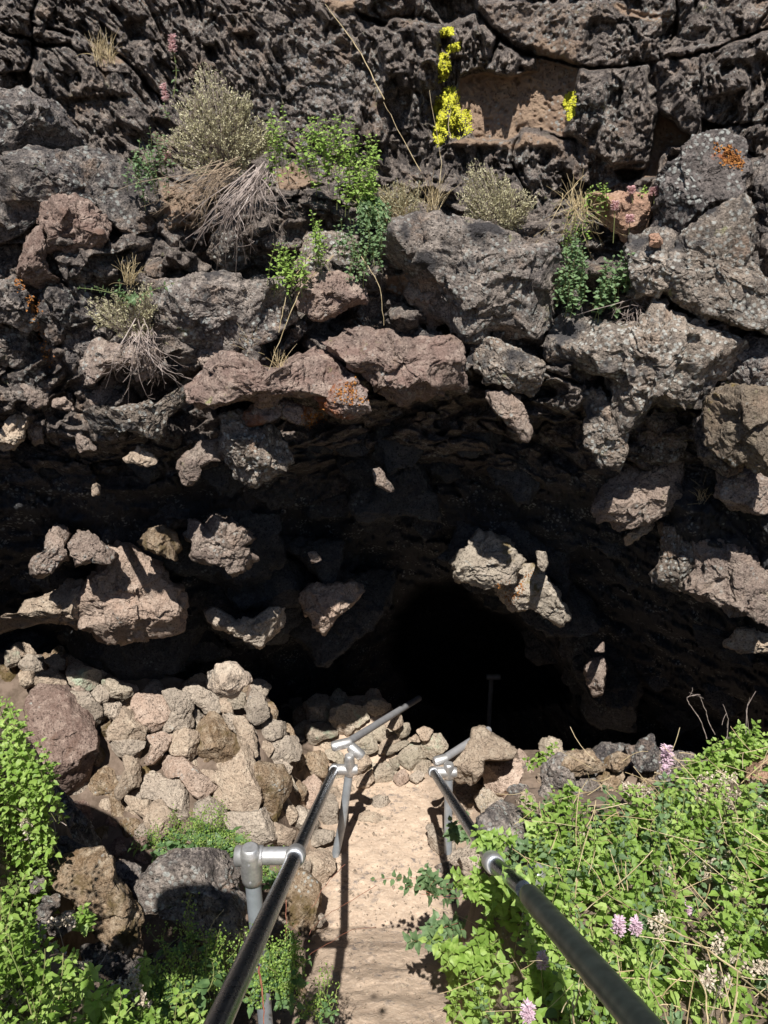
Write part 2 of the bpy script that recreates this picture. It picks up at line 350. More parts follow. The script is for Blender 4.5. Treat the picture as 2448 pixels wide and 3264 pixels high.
# ------------------------------------------------------------------ the cliff
TX = np.array([-3200, -400, 0, 306, 612, 918, 1224, 1530, 1836, 2142, 2448, 2850, 5600.])
TY = np.array([-900, -400, 0, 300, 560, 700, 900, 1100, 1250, 1400, 1550, 1700, 1850, 2000, 2150, 2300, 2600.])
T9 = np.array([
 [4.9, 4.9, 4.9, 4.9, 4.9, 4.9, 4.9, 4.9, 4.8], [4.4, 4.4, 4.5, 4.5, 4.5, 4.5, 4.4, 4.3, 4.2],
 [3.9, 3.95, 4.0, 4.0, 4.0, 4.0, 3.9, 3.8, 3.7], [3.6, 3.8, 3.95, 3.95, 3.9, 3.95, 3.8, 3.65, 3.55],
 [3.45, 3.6, 3.85, 3.9, 3.85, 3.8, 3.7, 3.55, 3.45], [3.4, 3.5, 3.65, 3.6, 3.6, 3.6, 3.6, 3.5, 3.4],
 [3.35, 3.4, 3.48, 3.5, 3.5, 3.48, 3.45, 3.4, 3.3], [3.3, 3.35, 3.42, 3.45, 3.45, 3.42, 3.4, 3.35, 3.25],
 [3.28, 3.32, 3.38, 3.42, 3.45, 3.48, 3.4, 3.35, 3.25], [3.3, 3.32, 3.38, 3.55, 3.8, 3.75, 3.5, 3.35, 3.2],
 [3.5, 3.52, 3.62, 3.9, 4.2, 4.05, 3.65, 3.4, 3.2], [3.72, 3.75, 3.85, 4.2, 4.5, 4.25, 3.85, 3.45, 3.2],
 [3.9, 3.92, 4.05, 4.5, 5.0, 4.7, 4.25, 3.65, 3.2], [4.15, 4.2, 4.35, 4.9, 5.6, 5.8, 4.65, 3.95, 3.3],
 [4.5, 4.6, 4.8, 5.4, 6.2, 7.0, 5.0, 4.35, 3.65], [5, 5.1, 5.3, 6, 6.8, 7.5, 5.3, 4.7, 4.1], [6, 6, 6.2, 7, 7.5, 8, 6, 5.2, 4.8]])
T = np.concatenate([T9[:, :1]*0+2.2, T9[:, :1]-.1, T9, T9[:, -1:]-.1, T9[:, :1]*0+1.9], 1)
def ybase(px, py):
    px = np.asarray(px, float); py = np.asarray(py, float)
    i = np.clip(np.searchsorted(TX, px)-1, 0, len(TX)-2); j = np.clip(np.searchsorted(TY, py)-1, 0, len(TY)-2)
    u = np.clip((px-TX[i])/(TX[i+1]-TX[i]), 0, 1); v = np.clip((py-TY[j])/(TY[j+1]-TY[j]), 0, 1)
    return (T[j, i]*(1-u)+T[j, i+1]*u)*(1-v)+(T[j+1, i]*(1-u)+T[j+1, i+1]*u)*v
CLX = np.array([0, 306, 612, 918, 1224, 1530, 1836, 2142, 2448.]); CLC = np.array([4.0, 4.0, 4.05, 4.2, 4.4, 4.4, 4.2, 3.5, 3.05])
def ylit(px, py, k=.985):     # y of the sun's shadow edge along this sight line
    v = ray(px, py); return np.interp(px, CLX, CLC)*k/(1.577+v[..., 2]/v[..., 1])
PATCH = [  # crop, outline, metres (negative = stands out), edge softness px, tan
 ('B', '0,80 40,65 240,100 235,380 170,400 60,380 0,330 -30,200', -.11, 10, 0),
 ('B', '250,110 380,70 480,170 440,310 330,330 300,230', -.10, 8, 0), ('B', '490,180 600,240 655,250 650,310 560,330 440,320 470,250', -.14, 8, 0),
 ('B', '330,330 650,310 655,250 750,270 850,290 830,400 790,580 600,560 540,610 400,610 300,450', .10, 10, 1),
 ('B', '405,0 1000,0 1010,90 900,80 860,290 760,260 600,200 480,160', -.04, 10, .45), ('B', '1010,0 1070,30 1250,70 1240,95 1120,100 1040,70 980,20', .04, 16, .9),
 ('B', '850,290 960,290 1130,270 1150,400 1190,480 1150,600 1120,700 990,720 860,620 790,560', -.13, 10, 0),
 ('B', '1200,220 1400,180 1659,150 1659,300 1560,380 1380,430 1370,520 1330,590 1200,480 1180,330', -.12, 10, 0),
 ('B', '1190,490 1330,580 1290,630 1220,630 1170,760 1100,770 1140,690', .16, 8, 1), ('B', '1000,740 1130,720 1100,770 1030,790', .22, 8, 0),
 ('B', '1370,500 1470,540 1460,580 1370,560', .2, 6, 0), ('B', '170,-40 410,-40 400,60 250,100 240,90', .16, 8, 0),
 ('B', '230,640 350,590 580,610 600,570 760,600 760,640 580,650 330,640', -.05, 12, .8), ('B', '620,190 760,150 840,200 840,290 750,270 655,250', -.01, 20, .6),
 ('B', '530,725 570,735 565,765 535,755', .12, 5, 0), ('B', '870,420 960,330 960,450 900,470', -.05, 10, .2),
 ('A', '0,310 130,300 150,370 90,420 0,390', .18, 8, 0), ('A', '0,20 120,60 130,150 0,110', -.06, 8, 0), ('A', '160,190 330,190 420,250 520,330 560,420 420,430 250,420 160,330', -.09, 12, 0),
 ('A', '570,180 640,165 680,240 640,330 580,280', -.06, 12, .4), ('A', '560,60 640,80 640,170 570,180 530,120', .10, 16, 0),
 ('A', '880,190 940,190 950,260 900,260', .1, 12, 0), ('A', '1010,150 1100,150 1120,220 1050,230', .09, 12, 0), ('A', '1540,40 1659,90 1659,120 1570,80', .15, 6, 0),
 ('A', '1380,0 1560,0 1540,40 1430,70', -.03, 16, .8), ('A', '490,430 600,430 650,560 560,600 500,520', -.06, 14, .2), ('A', '310,440 480,430 500,560 420,560 330,520', -.03, 14, .3),
 ('A', '390,170 470,180 560,230 540,300 440,290', .02, 20, .6), ('A', '1180,730 1270,680 1400,790 1300,830 1180,820', -.08, 12, .8), ('A', '1190,830 1400,820 1440,880 1400,960 1230,980', -.12, 12, .2),
 ('A', '690,780 860,780 880,900 820,1000 700,1000', -.04, 14, .7), ('B', '620,870 820,860 900,900 960,1100 700,1100 640,1000', -.06, 20, .3),
 ('D', '0,80 120,60 160,160 60,180 0,150', -.05, 14, .8), ('C', '1290,100 1500,60 1590,190 1440,260 1330,240', -.08, 12, .3), ('C', '1500,220 1640,200 1660,560 1560,500 1480,330', -.05, 14, .3),
 ('G', '60,420 180,300 330,280 420,400 560,450 690,600 800,740 800,800 600,830 300,860 120,760 20,600', 2.6, 40, 0),
]
CRACK = [('A', '0,130 60,155 130,165 180,190 280,185 390,240'), ('A', '130,300 150,200 130,60 150,0'), ('A', '0,390 60,400 200,440 380,680'), ('A', '200,120 480,200 700,440'),
 ('B', '0,70 170,60 250,110'), ('B', '400,40 490,170 440,320'), ('B', '490,170 620,240 760,265 860,290 960,290 1140,270 1400,220 1540,160 1659,130'), ('B', '600,555 700,575 830,600'),
 ('B', '1480,540 1659,530'), ('B', '1270,0 1270,150 1200,240'), ('B', '1560,640 1659,720'), ('B', '1510,860 1580,960 1580,1106'), ('B', '580,560 560,700 640,900'),
 ('D', '370,380 500,355 700,320'), ('D', '700,320 720,420 690,500 850,560'), ('D', '1100,640 1020,720 1060,760'), ('D', '0,380 120,430 200,500'), ('D', '1400,640 1500,600'), ('C', '0,280 130,320 170,370'), ('C', '660,270 800,230 1000,250 1270,290')]
WHITE = [('A', '1090,250 1400,180 1500,300 1400,480 1150,420'), ('A', '1380,250 1659,300 1659,560 1450,520'), ('D', '980,400 1100,380 1210,470 1150,520 1010,520'), ('D', '900,620 1000,700 1010,900 930,920'),
         ('B', '1360,580 1560,620 1540,760 1400,700'), ('B', '1100,820 1500,850 1500,1000 1200,1000'), ('D', '1150,30 1300,0 1659,0 1659,300 1400,210 1180,130'), ('A', '340,20 420,40 400,200 350,180'), ('G', '1180,60 1340,150 1300,330 1180,320')]
def build_cliff():
    xs = np.concatenate([np.arange(-3200, -330, 60), np.arange(-330, 2780, 3.4), np.arange(2790, 5600, 60)])
    ys = np.concatenate([np.arange(-900, -60, 14), np.arange(-60, 1520, 3.3), np.arange(1520, 2600, 8)])
    PX, PY = np.meshgrid(xs, ys); Y = ybase(PX, PY)
    P0 = at(PX, PY, Y)
    # sight-line warp so that traced joints are not ruler straight
    wx = 9*vn(P0*9, 31)+5*vn(P0*26, 32); wy = 9*vn(P0*9+50, 33)+5*vn(P0*26+50, 34)
    W = np.stack([PX+wx, PY+wy], -1)
    tan = np.zeros(PX.shape); white = np.zeros(PX.shape); off = np.zeros(PX.shape)
    def win(pl, pad=60):
        i0, i1 = np.searchsorted(ys, pl[:, 1].min()-pad), np.searchsorted(ys, pl[:, 1].max()+pad); j0, j1 = np.searchsorted(xs, pl[:, 0].min()-pad), np.searchsorted(xs, pl[:, 0].max()+pad)
        return slice(i0, i1), slice(j0, j1)
    for c, s, d, e, tn in PATCH:
        pl = poly(c, s); w = win(pl); sd = sdist(W[w], pl); k = ss(-e*.5, e*1.2, sd); off[w] += d*k*(1 if d > 0 else (.75+.25*ss(0, 90, sd)))
        tan[w] = np.maximum(tan[w], tn*ss(-8, 14, sd)) if tn else tan[w]*(1-.8*k)
    for c, s in WHITE:
        pl = poly(c, s); w = win(pl); white[w] = np.maximum(white[w], ss(-30, 50, sdist(W[w], pl)))
    for c, s in CRACK:
        pl = poly(c, s); w = win(pl, 40); x, y = W[w][..., 0], W[w][..., 1]; d = np.full(x.shape, 1e9)
        for a, b in zip(pl[:-1], pl[1:]):
            e = b-a; t = np.clip(((x-a[0])*e[0]+(y-a[1])*e[1])/(e@e), 0, 1); d = np.minimum(d, np.hypot(x-a[0]-t*e[0], y-a[1]-t*e[1]))
        off[w] += .11*np.exp(-(d/5.0)**2)*ss(-.7, 0, vn(P0[w]*7, 99))+.02*np.exp(-(d/16.0)**2)
    top = ss(820, 420, PY)      # frozen drip texture on the upper flow face
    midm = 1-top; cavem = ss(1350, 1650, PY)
    f1, f2, idv = worley(P0*np.array([3.2, 3.2, 4.2])+.35*fbm(P0*6, 3, 3)[..., None], 7)
    off += midm*(1-.75*cavem)*(.24*(idv-.5)*ss(.0, .2, f2-f1)+.04*np.exp(-((f2-f1)/.06)**2))
    wp = .10*np.stack([fbm(P0*5, 3, 91), fbm(P0*5, 3, 92), fbm(P0*5, 3, 93)], -1)
    nv = 1-.85*np.clip(tan*1.4, 0, 1)
    off += (midm*(1-.6*cavem)*.15+.04*top*nv)*facet((P0+wp)*np.array([3.6, 3.6, 4.6]), 101)+(midm*(1-.5*cavem)*.07+.022*top*nv)*facet((P0+wp*.5)*np.array([9, 9, 11.]), 131)+.010*nv*facet(P0*26, 161)
    off += .16*midm*fbm(P0*4.2, 4, 21)
    off -= .10*midm*(1-cavem)*ss(.05, .5, vn(P0*np.array([7, 7, 9.]), 25))
    # drips: stretched noise leaning with the flow
    lean = np.interp(PX, [0, 800, 1300, 2448], [.55, .45, .1, -.25])
    Q = P0.copy(); Q[..., 0] = P0[..., 0]+lean*P0[..., 2]+.05*fbm(P0*5, 3, 95); Q[..., 2] += .06*fbm(P0*4, 3, 96); damp = .45+.9*ss(-.35, .4, fbm(P0*2.6, 3, 97))
    D1 = Q*np.array([44, 26, 15.]); D2 = Q*np.array([85, 40, 34.])
    g1 = fbm(D1, 3, 41); g2 = fbm(D2, 2, 47); ves = np.clip((tan*1.4), 0, 1)
    drip = .046*g1+.030*g2+.05*ss(.12, .45, vn(Q*np.array([24, 20, 10.])+9, 51))
    drip += .05*ss(.1, .5, vn(Q*np.array([13, 12, 6.])+4, 52))*ss(-.2, .4, fbm(P0*3, 2, 55))
    off += top*drip*damp*(1-.85*ves)
    off += (.018*fbm(P0*np.array([13, 13, 15.]), 4, 61, ridge=True)+.012*fbm(P0*42, 3, 71))*(midm*1.0+.25*top)
    v1, v2, _ = worley(P0*34, 77); off += .012*ss(.42, .15, v1)*(.35+ves*.9)
    off += .006*fbm(P0*85, 2, 81)
    Yv = Y+off; P = at(PX, PY, Yv)
    # the flat country behind the rim
    back = P[0].copy(); back[:, 1] += 50; back[:, 2] = 1.9; P = np.concatenate([back[None], P]); tan = np.vstack([tan[:1], tan]); white = np.vstack([white[:1], white])
    n, m = P.shape[:2]; i = np.arange(n*m).reshape(n, m)
    F = np.stack([i[:-1, :-1], i[1:, :-1], i[1:, 1:], i[:-1, 1:]], -1).reshape(-1, 4)
    mb = MB(); mb.add(P, F); o = mb.build('cliff', M['cliff'], attrs={'tan': tan, 'white': white, 'unshaded': np.vstack([cavem[:1], 1-cavem])})
    tag(o, 'dark basalt lava wall with the black mouth of a cave', kind='structure')
    return P[1:], xs, ys
CP, cxs, cys = build_cliff()
def csurf(px, py):     # world point on the cliff
    j = int(np.clip(np.searchsorted(cxs, px), 0, len(cxs)-1)); i = int(np.clip(np.searchsorted(cys, py), 0, len(cys)-1)); return CP[i, j]
def crange(px, py): return float(np.median([np.linalg.norm(csurf(px+a, py+b)) for a in (-25, 0, 25) for b in (-25, 0, 25)]))

# ------------------------------------------------------------------ rocks
RK = {}
def rock(name, c, outline, mat, label, mode='w', q=.05, T=None, back=None, dr=0., rough=None, tilt=0., cut=6, sx=1.0, group=None, cat=None, ctr=None):
    pl = poly(c, outline); rs = np.random.RandomState(abs(hash(label)) % 99991 if False else sum(ord(ch)*(i+3) for i, ch in enumerate(label)) % 99991)
    rough = (1.0 if mode in 'wl' else (.85 if mode == 'g' else 1.1)) if rough is None else rough*1.25
    x, y = pl[:, 0], pl[:, 1]; x2, y2 = np.roll(x, -1), np.roll(y, -1); cr = x*y2-x2*y; A = cr.sum()/2
    cc = np.array([((x+x2)*cr).sum(), ((y+y2)*cr).sum()])/(6*A) if ctr is None else poly(c, ctr)[0]
    area = abs(A); sz = math.sqrt(area)
    nph = int(np.clip(sz*1.25, 44, 300)); nth = int(nph*.62)
    ph = np.linspace(0, 2*math.pi, nph, endpoint=False); dv = np.stack([np.cos(ph), np.sin(ph)], 1)
    Rr = np.zeros(nph); a = pl; b = np.roll(pl, -1, 0)
    for k in range(len(pl)):
        p = a[k]-cc; e = b[k]-a[k]; den = dv[:, 0]*e[1]-dv[:, 1]*e[0]; den = np.where(abs(den) < 1e-9, 1e-9, den)
        t = (p[0]*e[1]-p[1]*e[0])/den; u = (p[0]*dv[:, 1]-p[1]*dv[:, 0])/den
        Rr = np.maximum(Rr, np.where((t > 0) & (u >= -1e-6) & (u <= 1+1e-6), t, 0))
    for _ in range(1 if mode == 'g' else 2): Rr = .5*Rr+.25*(np.roll(Rr, 1)+np.roll(Rr, -1))
    Rr = np.maximum(Rr, sz*.12)*(1.05 if mode == 'w' else 1.09)
    r0 = {'w': lambda: crange(*cc)-q, 'g': lambda: min(ghit(*cc), (4.35 if cc[0] > 1480 else 4.6)/ray(*cc)[1] if cc[0] > 1250 else 99)-q, 'l': lambda: float(ylit(*cc)/ray(*cc)[1])-q, 'y': lambda: float(q/ray(*cc)[1])}[mode]()+dr
    m_px = r0/FL; minw = min(np.ptp(x), np.ptp(y))*m_px; T_ = T if T else .42*min(minw, sz*m_px*1.1); Tb = back if back else T_*1.1
    if mode == 'l': Tb = back or .45
    th = np.linspace(0, math.pi, nth+2)[1:-1]
    st = np.sin(th)**.72; ct = np.sign(np.cos(th))*np.abs(np.cos(th))**.9
    U = np.outer(st, Rr*dv[:, 0])*m_px; Vv = np.outer(st, Rr*dv[:, 1])*m_px; Wd = np.where(ct > 0, -ct*T_, -ct*Tb)[:, None]+0*U
    L = np.stack([U, Vv, Wd], -1); L = np.concatenate([[[0, 0, -T_]], L.reshape(-1, 3), [[0, 0, Tb]]])
    rr = sz*m_px*.5
    if mode == 'g': cut += 4
    for k in range(cut):
        el = rs.uniform(.15, 1.1); az = rs.uniform(0, 2*math.pi); n = np.array([math.cos(az)*math.sin(el), math.sin(az)*math.sin(el), -math.cos(el)])
        sup = (L@n).max(); d = sup*(rs.uniform(.5, .82) if mode == 'g' else rs.uniform(.58, .86)); L -= np.maximum(0, L@n-d)[:, None]*n*.92
    N = L/np.array([rr, rr, max(T_, .02)]); N /= np.linalg.norm(N, axis=1, keepdims=True)+1e-9
    S0 = L+rs.uniform(0, 90, 3)
    amp = rough*rr
    dsp = amp*(.15*fbm(S0/rr*1.1, 3, 3)+.06*fbm(S0/rr*2.6, 4, 13, ridge=True)); dsp -= amp*.13*ss(.1, .55, vn(S0/rr*2.1+7, 19))
    fw = .25*np.stack([fbm(S0/rr*1.6, 3, 43), fbm(S0/rr*1.6, 3, 44), fbm(S0/rr*1.6, 3, 45)], -1); FA = ((.4 if mat == 'cavewall' else .8) if mode in 'wly' else .6)*min(1, rough/.9)
    dsp += FA*rr*(.30*facet(S0/rr*1.25+fw, 53)+.08*facet(S0/rr*2.8+fw, 63))+.005*facet(S0*26, 73)*FA
    lat = np.stack([vn(S0/rr*1.9, 83)*.13+fbm(S0/rr*4.5, 3, 84)*.10, vn(S0/rr*1.9, 85)*.13+fbm(S0/rr*4.5, 3, 86)*.10, 0*S0[:, 0]], -1)*rr*(1.0 if mode in 'wl' else .35)
    dsp += rough*(.008*fbm(S0*19, 4, 23, ridge=True)+.008*fbm(S0*55, 3, 33)); w1, w2, _ = worley(S0*44, 5); dsp -= rough*.010*ss(.42, .12, w1)*ss(-.1, .3, vn(S0*8, 8))
    hf = np.clip(np.abs(L[:, 2])/max(T_, .01), .5, 1)
    L = L+N*dsp[:, None]*hf[:, None]+lat
    ppx = cc[0]+L[:, 0]/m_px; ppy = cc[1]+L[:, 1]/m_px
    W = ray(ppx, ppy)*(r0+L[:, 2]+tilt*L[:, 1])[:, None]
    i = 1+np.arange(nth*nph).reshape(nth, nph); j = np.roll(i, -1, 1)
    F = np.stack([i[:-1], i[1:], j[1:], j[:-1]], -1).reshape(-1, 4)
    mb = MB(); mb.add(W, F); n_ = nth*nph
    mb.f.append(np.stack([np.zeros(nph, int), i[0], j[0]], 1)); mb.m.append(np.zeros(nph, int))
    mb.f.append(np.stack([np.full(nph, n_+1), j[-1], i[-1]], 1)); mb.m.append(np.zeros(nph, int))
    o = mb.build(name, M[mat], loc=ray(*cc)*r0); tag(o, label, cat or name, group)
    RK[label] = o; return o
GW = 'rocks standing out of the cliff'; GC = 'sunlit rocks on the cave wall'; GR = 'stones of the rubble left of the path'; GE = 'stones at the end of the path'; GF = 'boulders on the left bank'
def wall(rows, name, group, **kw):
    for c, s, mat, lab, opt in rows:
        o = dict(kw); o.update(opt); rock(o.pop('name', name), c, s, mat, lab, group=group, **o)
wall([
 ('F', '0,335 75,325 110,321 220,340 300,365 325,390 330,425 322,490 270,505 225,470 160,430 105,435 55,500 0,520', 'dark', 'big dark flat-topped slab at the left edge under the grey bush', dict(T=.2, q=.10, cut=4)),
 ('F', '-20,200 50,197 110,225 170,275 188,330 175,345 110,324 60,326 -20,345', 'dark', 'dark tilted slab lying above the big flat-topped slab', dict(T=.12, q=.05, cut=4)),
 ('F', '75,480 110,430 160,425 215,455 235,485 215,540 160,550 110,540', 'brown', 'brown angular rock tucked under the flat-topped slab', dict(q=.12)),
 ('F', '66,500 90,490 100,540 98,580 130,615 100,622 50,615 38,590 48,545', 'brown', 'tall curled brown rock at the left edge beside rusty lichen', dict(q=.10)),
 ('C', '-30,120 70,88 125,180 150,290 130,330 0,275 -30,280', 'grey', 'grey laminated block at the left edge above its cracked twin', dict(q=.08, cut=4)),
 ('C', '-30,282 130,335 170,375 200,440 120,485 0,460 -30,440', 'grey', 'grey laminated block at the left edge below its cracked twin', dict(q=.08, cut=4)),
 ('C', '160,150 230,135 330,150 410,180 440,250 400,320 370,350 300,378 230,360 175,330 155,260', 'dark', 'dark pitted block between rusty lichen and the small leafy bush', dict(q=.12, rough=1.3)),
 ('C', '360,390 420,360 520,390 640,380 690,400 660,450 560,470 450,500 400,545 380,555 370,500 350,440', 'walltan', 'pale rock with dripping corner under the small leafy bush', dict(q=.12, rough=1.3)),
 ('C', '610,115 760,120 870,95 1000,120 1200,90 1245,140 1250,250 1270,290 1200,330 1080,370 940,400 760,395 680,350 660,250 640,180', 'grey', 'wide porous grey block right of the small leafy bush', dict(q=.10, T=.14, rough=1.4)),
 ('C', '1280,180 1290,100 1400,60 1500,80 1575,140 1590,190 1500,215 1440,260 1400,285 1330,260', 'wallpink', 'rounded pinkish block below the hanging plant stems', dict(q=.14)),
 ('C', '830,540 900,470 930,415 960,412 1060,440 1120,485 1200,520 1240,470 1310,425 1340,380 1400,390 1500,470 1525,520 1480,560 1400,590 1280,600 1120,620 900,640 830,622 800,580', 'wallpink', 'long pinkish ledge rock with a thick right end', dict(q=.20, T=.16, ctr='1120,550')),
 ('C', '1340,600 1430,560 1520,530 1570,590 1600,670 1560,705 1480,690 1400,650', 'rust', 'rust-spotted rock at the right tip of the long pinkish ledge', dict(q=.2, rough=1.5)),
 ('C', '1050,690 1090,640 1200,620 1300,640 1400,680 1390,730 1330,747 1260,710 1190,690 1130,700 1100,740', 'rust', 'thin arched rock with rusty lichen under the long pinkish ledge', dict(q=.34, rough=1.2)),
 ('C', '960,700 1040,685 1080,735 1180,740 1200,800 1250,880 1170,955 1110,992 1050,960 990,900 950,850 965,770', 'lichen', 'faceted grey block hanging over the cave, left of centre', dict(q=.36, T=.14, rough=1.2)),
 ('C', '760,910 800,870 870,810 965,800 1000,870 910,885 850,920 855,965 800,985', 'walltan', 'pale dripping spur left of the faceted grey block', dict(q=.36)),
 ('C', '320,730 340,690 430,672 560,650 640,625 700,655 780,580 825,560 835,620 770,665 722,700 710,760 680,805 640,770 560,742 470,750 400,790 350,765', 'lichen', 'curved grey ridge rock running up to the pinkish ledge', dict(q=.22, T=.13, ctr='600,700')),
 ('C', '90,540 150,580 218,600 200,640 150,658 120,640 100,580', 'walltan', 'small pale triangular rock near the left edge', dict(q=.18)),
 ('C', '225,625 280,608 322,660 300,672 230,655', 'walltan', 'small knobbly rock right of the pale triangular one', dict(q=.16)),
 ('C', '-20,800 0,760 40,698 90,690 112,720 100,790 60,832 -20,835', 'tan', 'smooth tan rock at the left edge above the cave shade', dict(q=.22)),
 ('C', '110,700 152,690 180,740 192,820 150,832 125,770', 'walltan', 'narrow pale rock against the smooth tan one', dict(q=.2)),
 ('C', '328,770 380,790 425,840 380,835 340,852', 'walltan', 'small hanging point below the curved grey ridge', dict(q=.32)),
 ('C', '525,882 600,828 660,860 692,890 640,907 560,892', 'tan', 'small tan ledge rock under the curved grey ridge', dict(q=.40)),
 ('C', '395,1000 415,985 432,990 430,1030 400,1032', 'tan', 'tiny tan knob alone in the shade at left', dict(q=.12, mode='l')),
 ('F', '806,1015 820,1010 836,1035 853,1060 836,1058 812,1045', 'walltan', 'small upright rock alone in the shade above the cave mouth', dict(q=.16, mode='l')),
 ('F', '850,480 980,472 1110,515 1200,560 1215,650 1170,700 1080,705 1000,722 935,700 895,655 850,640 800,610 790,540 825,500', 'grey', 'great grey-pink boulder in the middle of the cliff', dict(q=.07, T=.11, cut=5)),
 ('F', '700,725 760,700 830,712 890,745 960,742 1000,765 1000,830 960,852 870,862 825,845 790,800 730,765', 'wallpink', 'broad reddish rock over the cave, centre of the cliff', dict(q=.16, T=.16, rough=1.3)),
 ('D', '370,400 480,370 560,400 640,450 695,465 680,550 630,600 560,565 450,540 385,480', 'lichen', 'lichened lump below the great boulder', dict(q=.17)),
 ('D', '440,590 520,580 590,640 632,720 625,820 580,770 520,700 470,660', 'walltan', 'brown pointed rock hanging into the cave shade at right centre', dict(q=.2)),
 ('D', '718,330 760,245 860,250 960,290 1000,310 1100,322 1160,200 1210,200 1250,290 1340,310 1430,300 1490,340 1562,420 1550,510 1460,540 1420,600 1390,645 1250,642 1150,660 1070,745 1000,700 980,620 950,535 850,520 770,470 705,430', 'lichen', 'huge lichen-spotted boulder on the right of the cave', dict(q=.12, T=.15, cut=5, ctr='1140,460')),
 ('D', '1050,740 1130,680 1250,668 1290,800 1285,870 1150,885 1080,860 1030,830', 'grey', 'layered dark block under the huge lichen-spotted boulder', dict(q=.02, T=.08, rough=1.3)),
 ('D', '860,600 930,575 990,640 1050,750 1030,860 1020,930 985,945 930,890 870,800 885,700', 'lichen', 'narrow lichened pillar with rusty crust', dict(q=.12)),
 ('D', '920,1070 960,1000 1040,935 1130,900 1280,878 1292,950 1280,1045 1200,1110 1130,1150 1030,1170 940,1130', 'walltan', 'pale tan rounded boulder right of the cave mouth', dict(q=.14, T=.14, cut=4)),
 ('D', '1400,640 1440,590 1540,560 1690,580 1690,960 1560,905 1480,880 1425,820 1400,740', 'gold', 'brown block with yellow-green lichen at the right edge', dict(q=.12, T=.16)),
 ('D', '1450,900 1500,895 1690,970 1690,1110 1600,1110 1500,1090 1440,1040', 'walltan', 'grey-brown block below the yellow-green one at the right edge', dict(q=.12)),
 ('F', '1425,400 1480,322 1540,293 1592,300 1618,350 1610,400 1560,435 1500,475 1460,525 1425,530 1402,500 1412,450', 'red', 'dark boulder with an orange lichen patch, upper right', dict(q=.18, T=.18)),
 ('F', '1440,560 1500,480 1550,450 1600,430 1622,470 1615,560 1659,640 1690,720 1600,700 1520,680 1450,640', 'lichen', 'large grey speckled boulder at the right edge below the orange lichen', dict(q=.12, T=.16, rough=1.3)),
 ('F', '1625,350 1690,330 1690,620 1630,565', 'dark', 'dark rock cut off by the right edge beside the orange lichen', dict(q=.08)),
 ('F', '1380,600 1400,560 1440,545 1448,640 1400,660 1345,655', 'grey', 'grey wedge between the speckled boulders at right', dict(q=.09)),
 ('B', '875,842 1000,845 1160,850 1166,920 1130,1000 1060,1052 1010,1010 940,960 900,900', 'orange', 'orange-tan triangular block on the plant ledge', dict(q=.20, T=.1, rough=.5, cut=8)),
 ('B', '1145,1015 1190,1010 1208,1045 1180,1070 1145,1060', 'orange', 'fist-sized orange-tan stone beside the triangular block', dict(q=.2, rough=.7)),
 ('G', '1190,60 1290,40 1340,150 1330,300 1290,345 1230,330 1160,300 1150,260 1195,230 1205,130', 'lichen', 'grey streaked rock with white lichen, lower right', dict(q=.10, T=.13)),
 ('G', '1345,80 1450,100 1560,112 1600,150 1612,235 1690,280 1690,490 1600,470 1500,430 1400,375 1310,335 1330,200', 'walltan', 'broad pale brown rock at the right edge above the cave shade', dict(q=.12, T=.14, rough=1.2)),
 ('G', '1470,565 1530,500 1640,490 1690,480 1690,615 1600,602 1540,602 1500,592', 'tan', 'lowest sunlit rock at the right edge of the cliff', dict(q=.12)),
 ('G', '1010,130 1080,80 1160,40 1172,60 1100,112 1045,152', 'tan', 'thin tan ledge below the pale rounded boulder', dict(q=.14)),
], 'rock', GW)
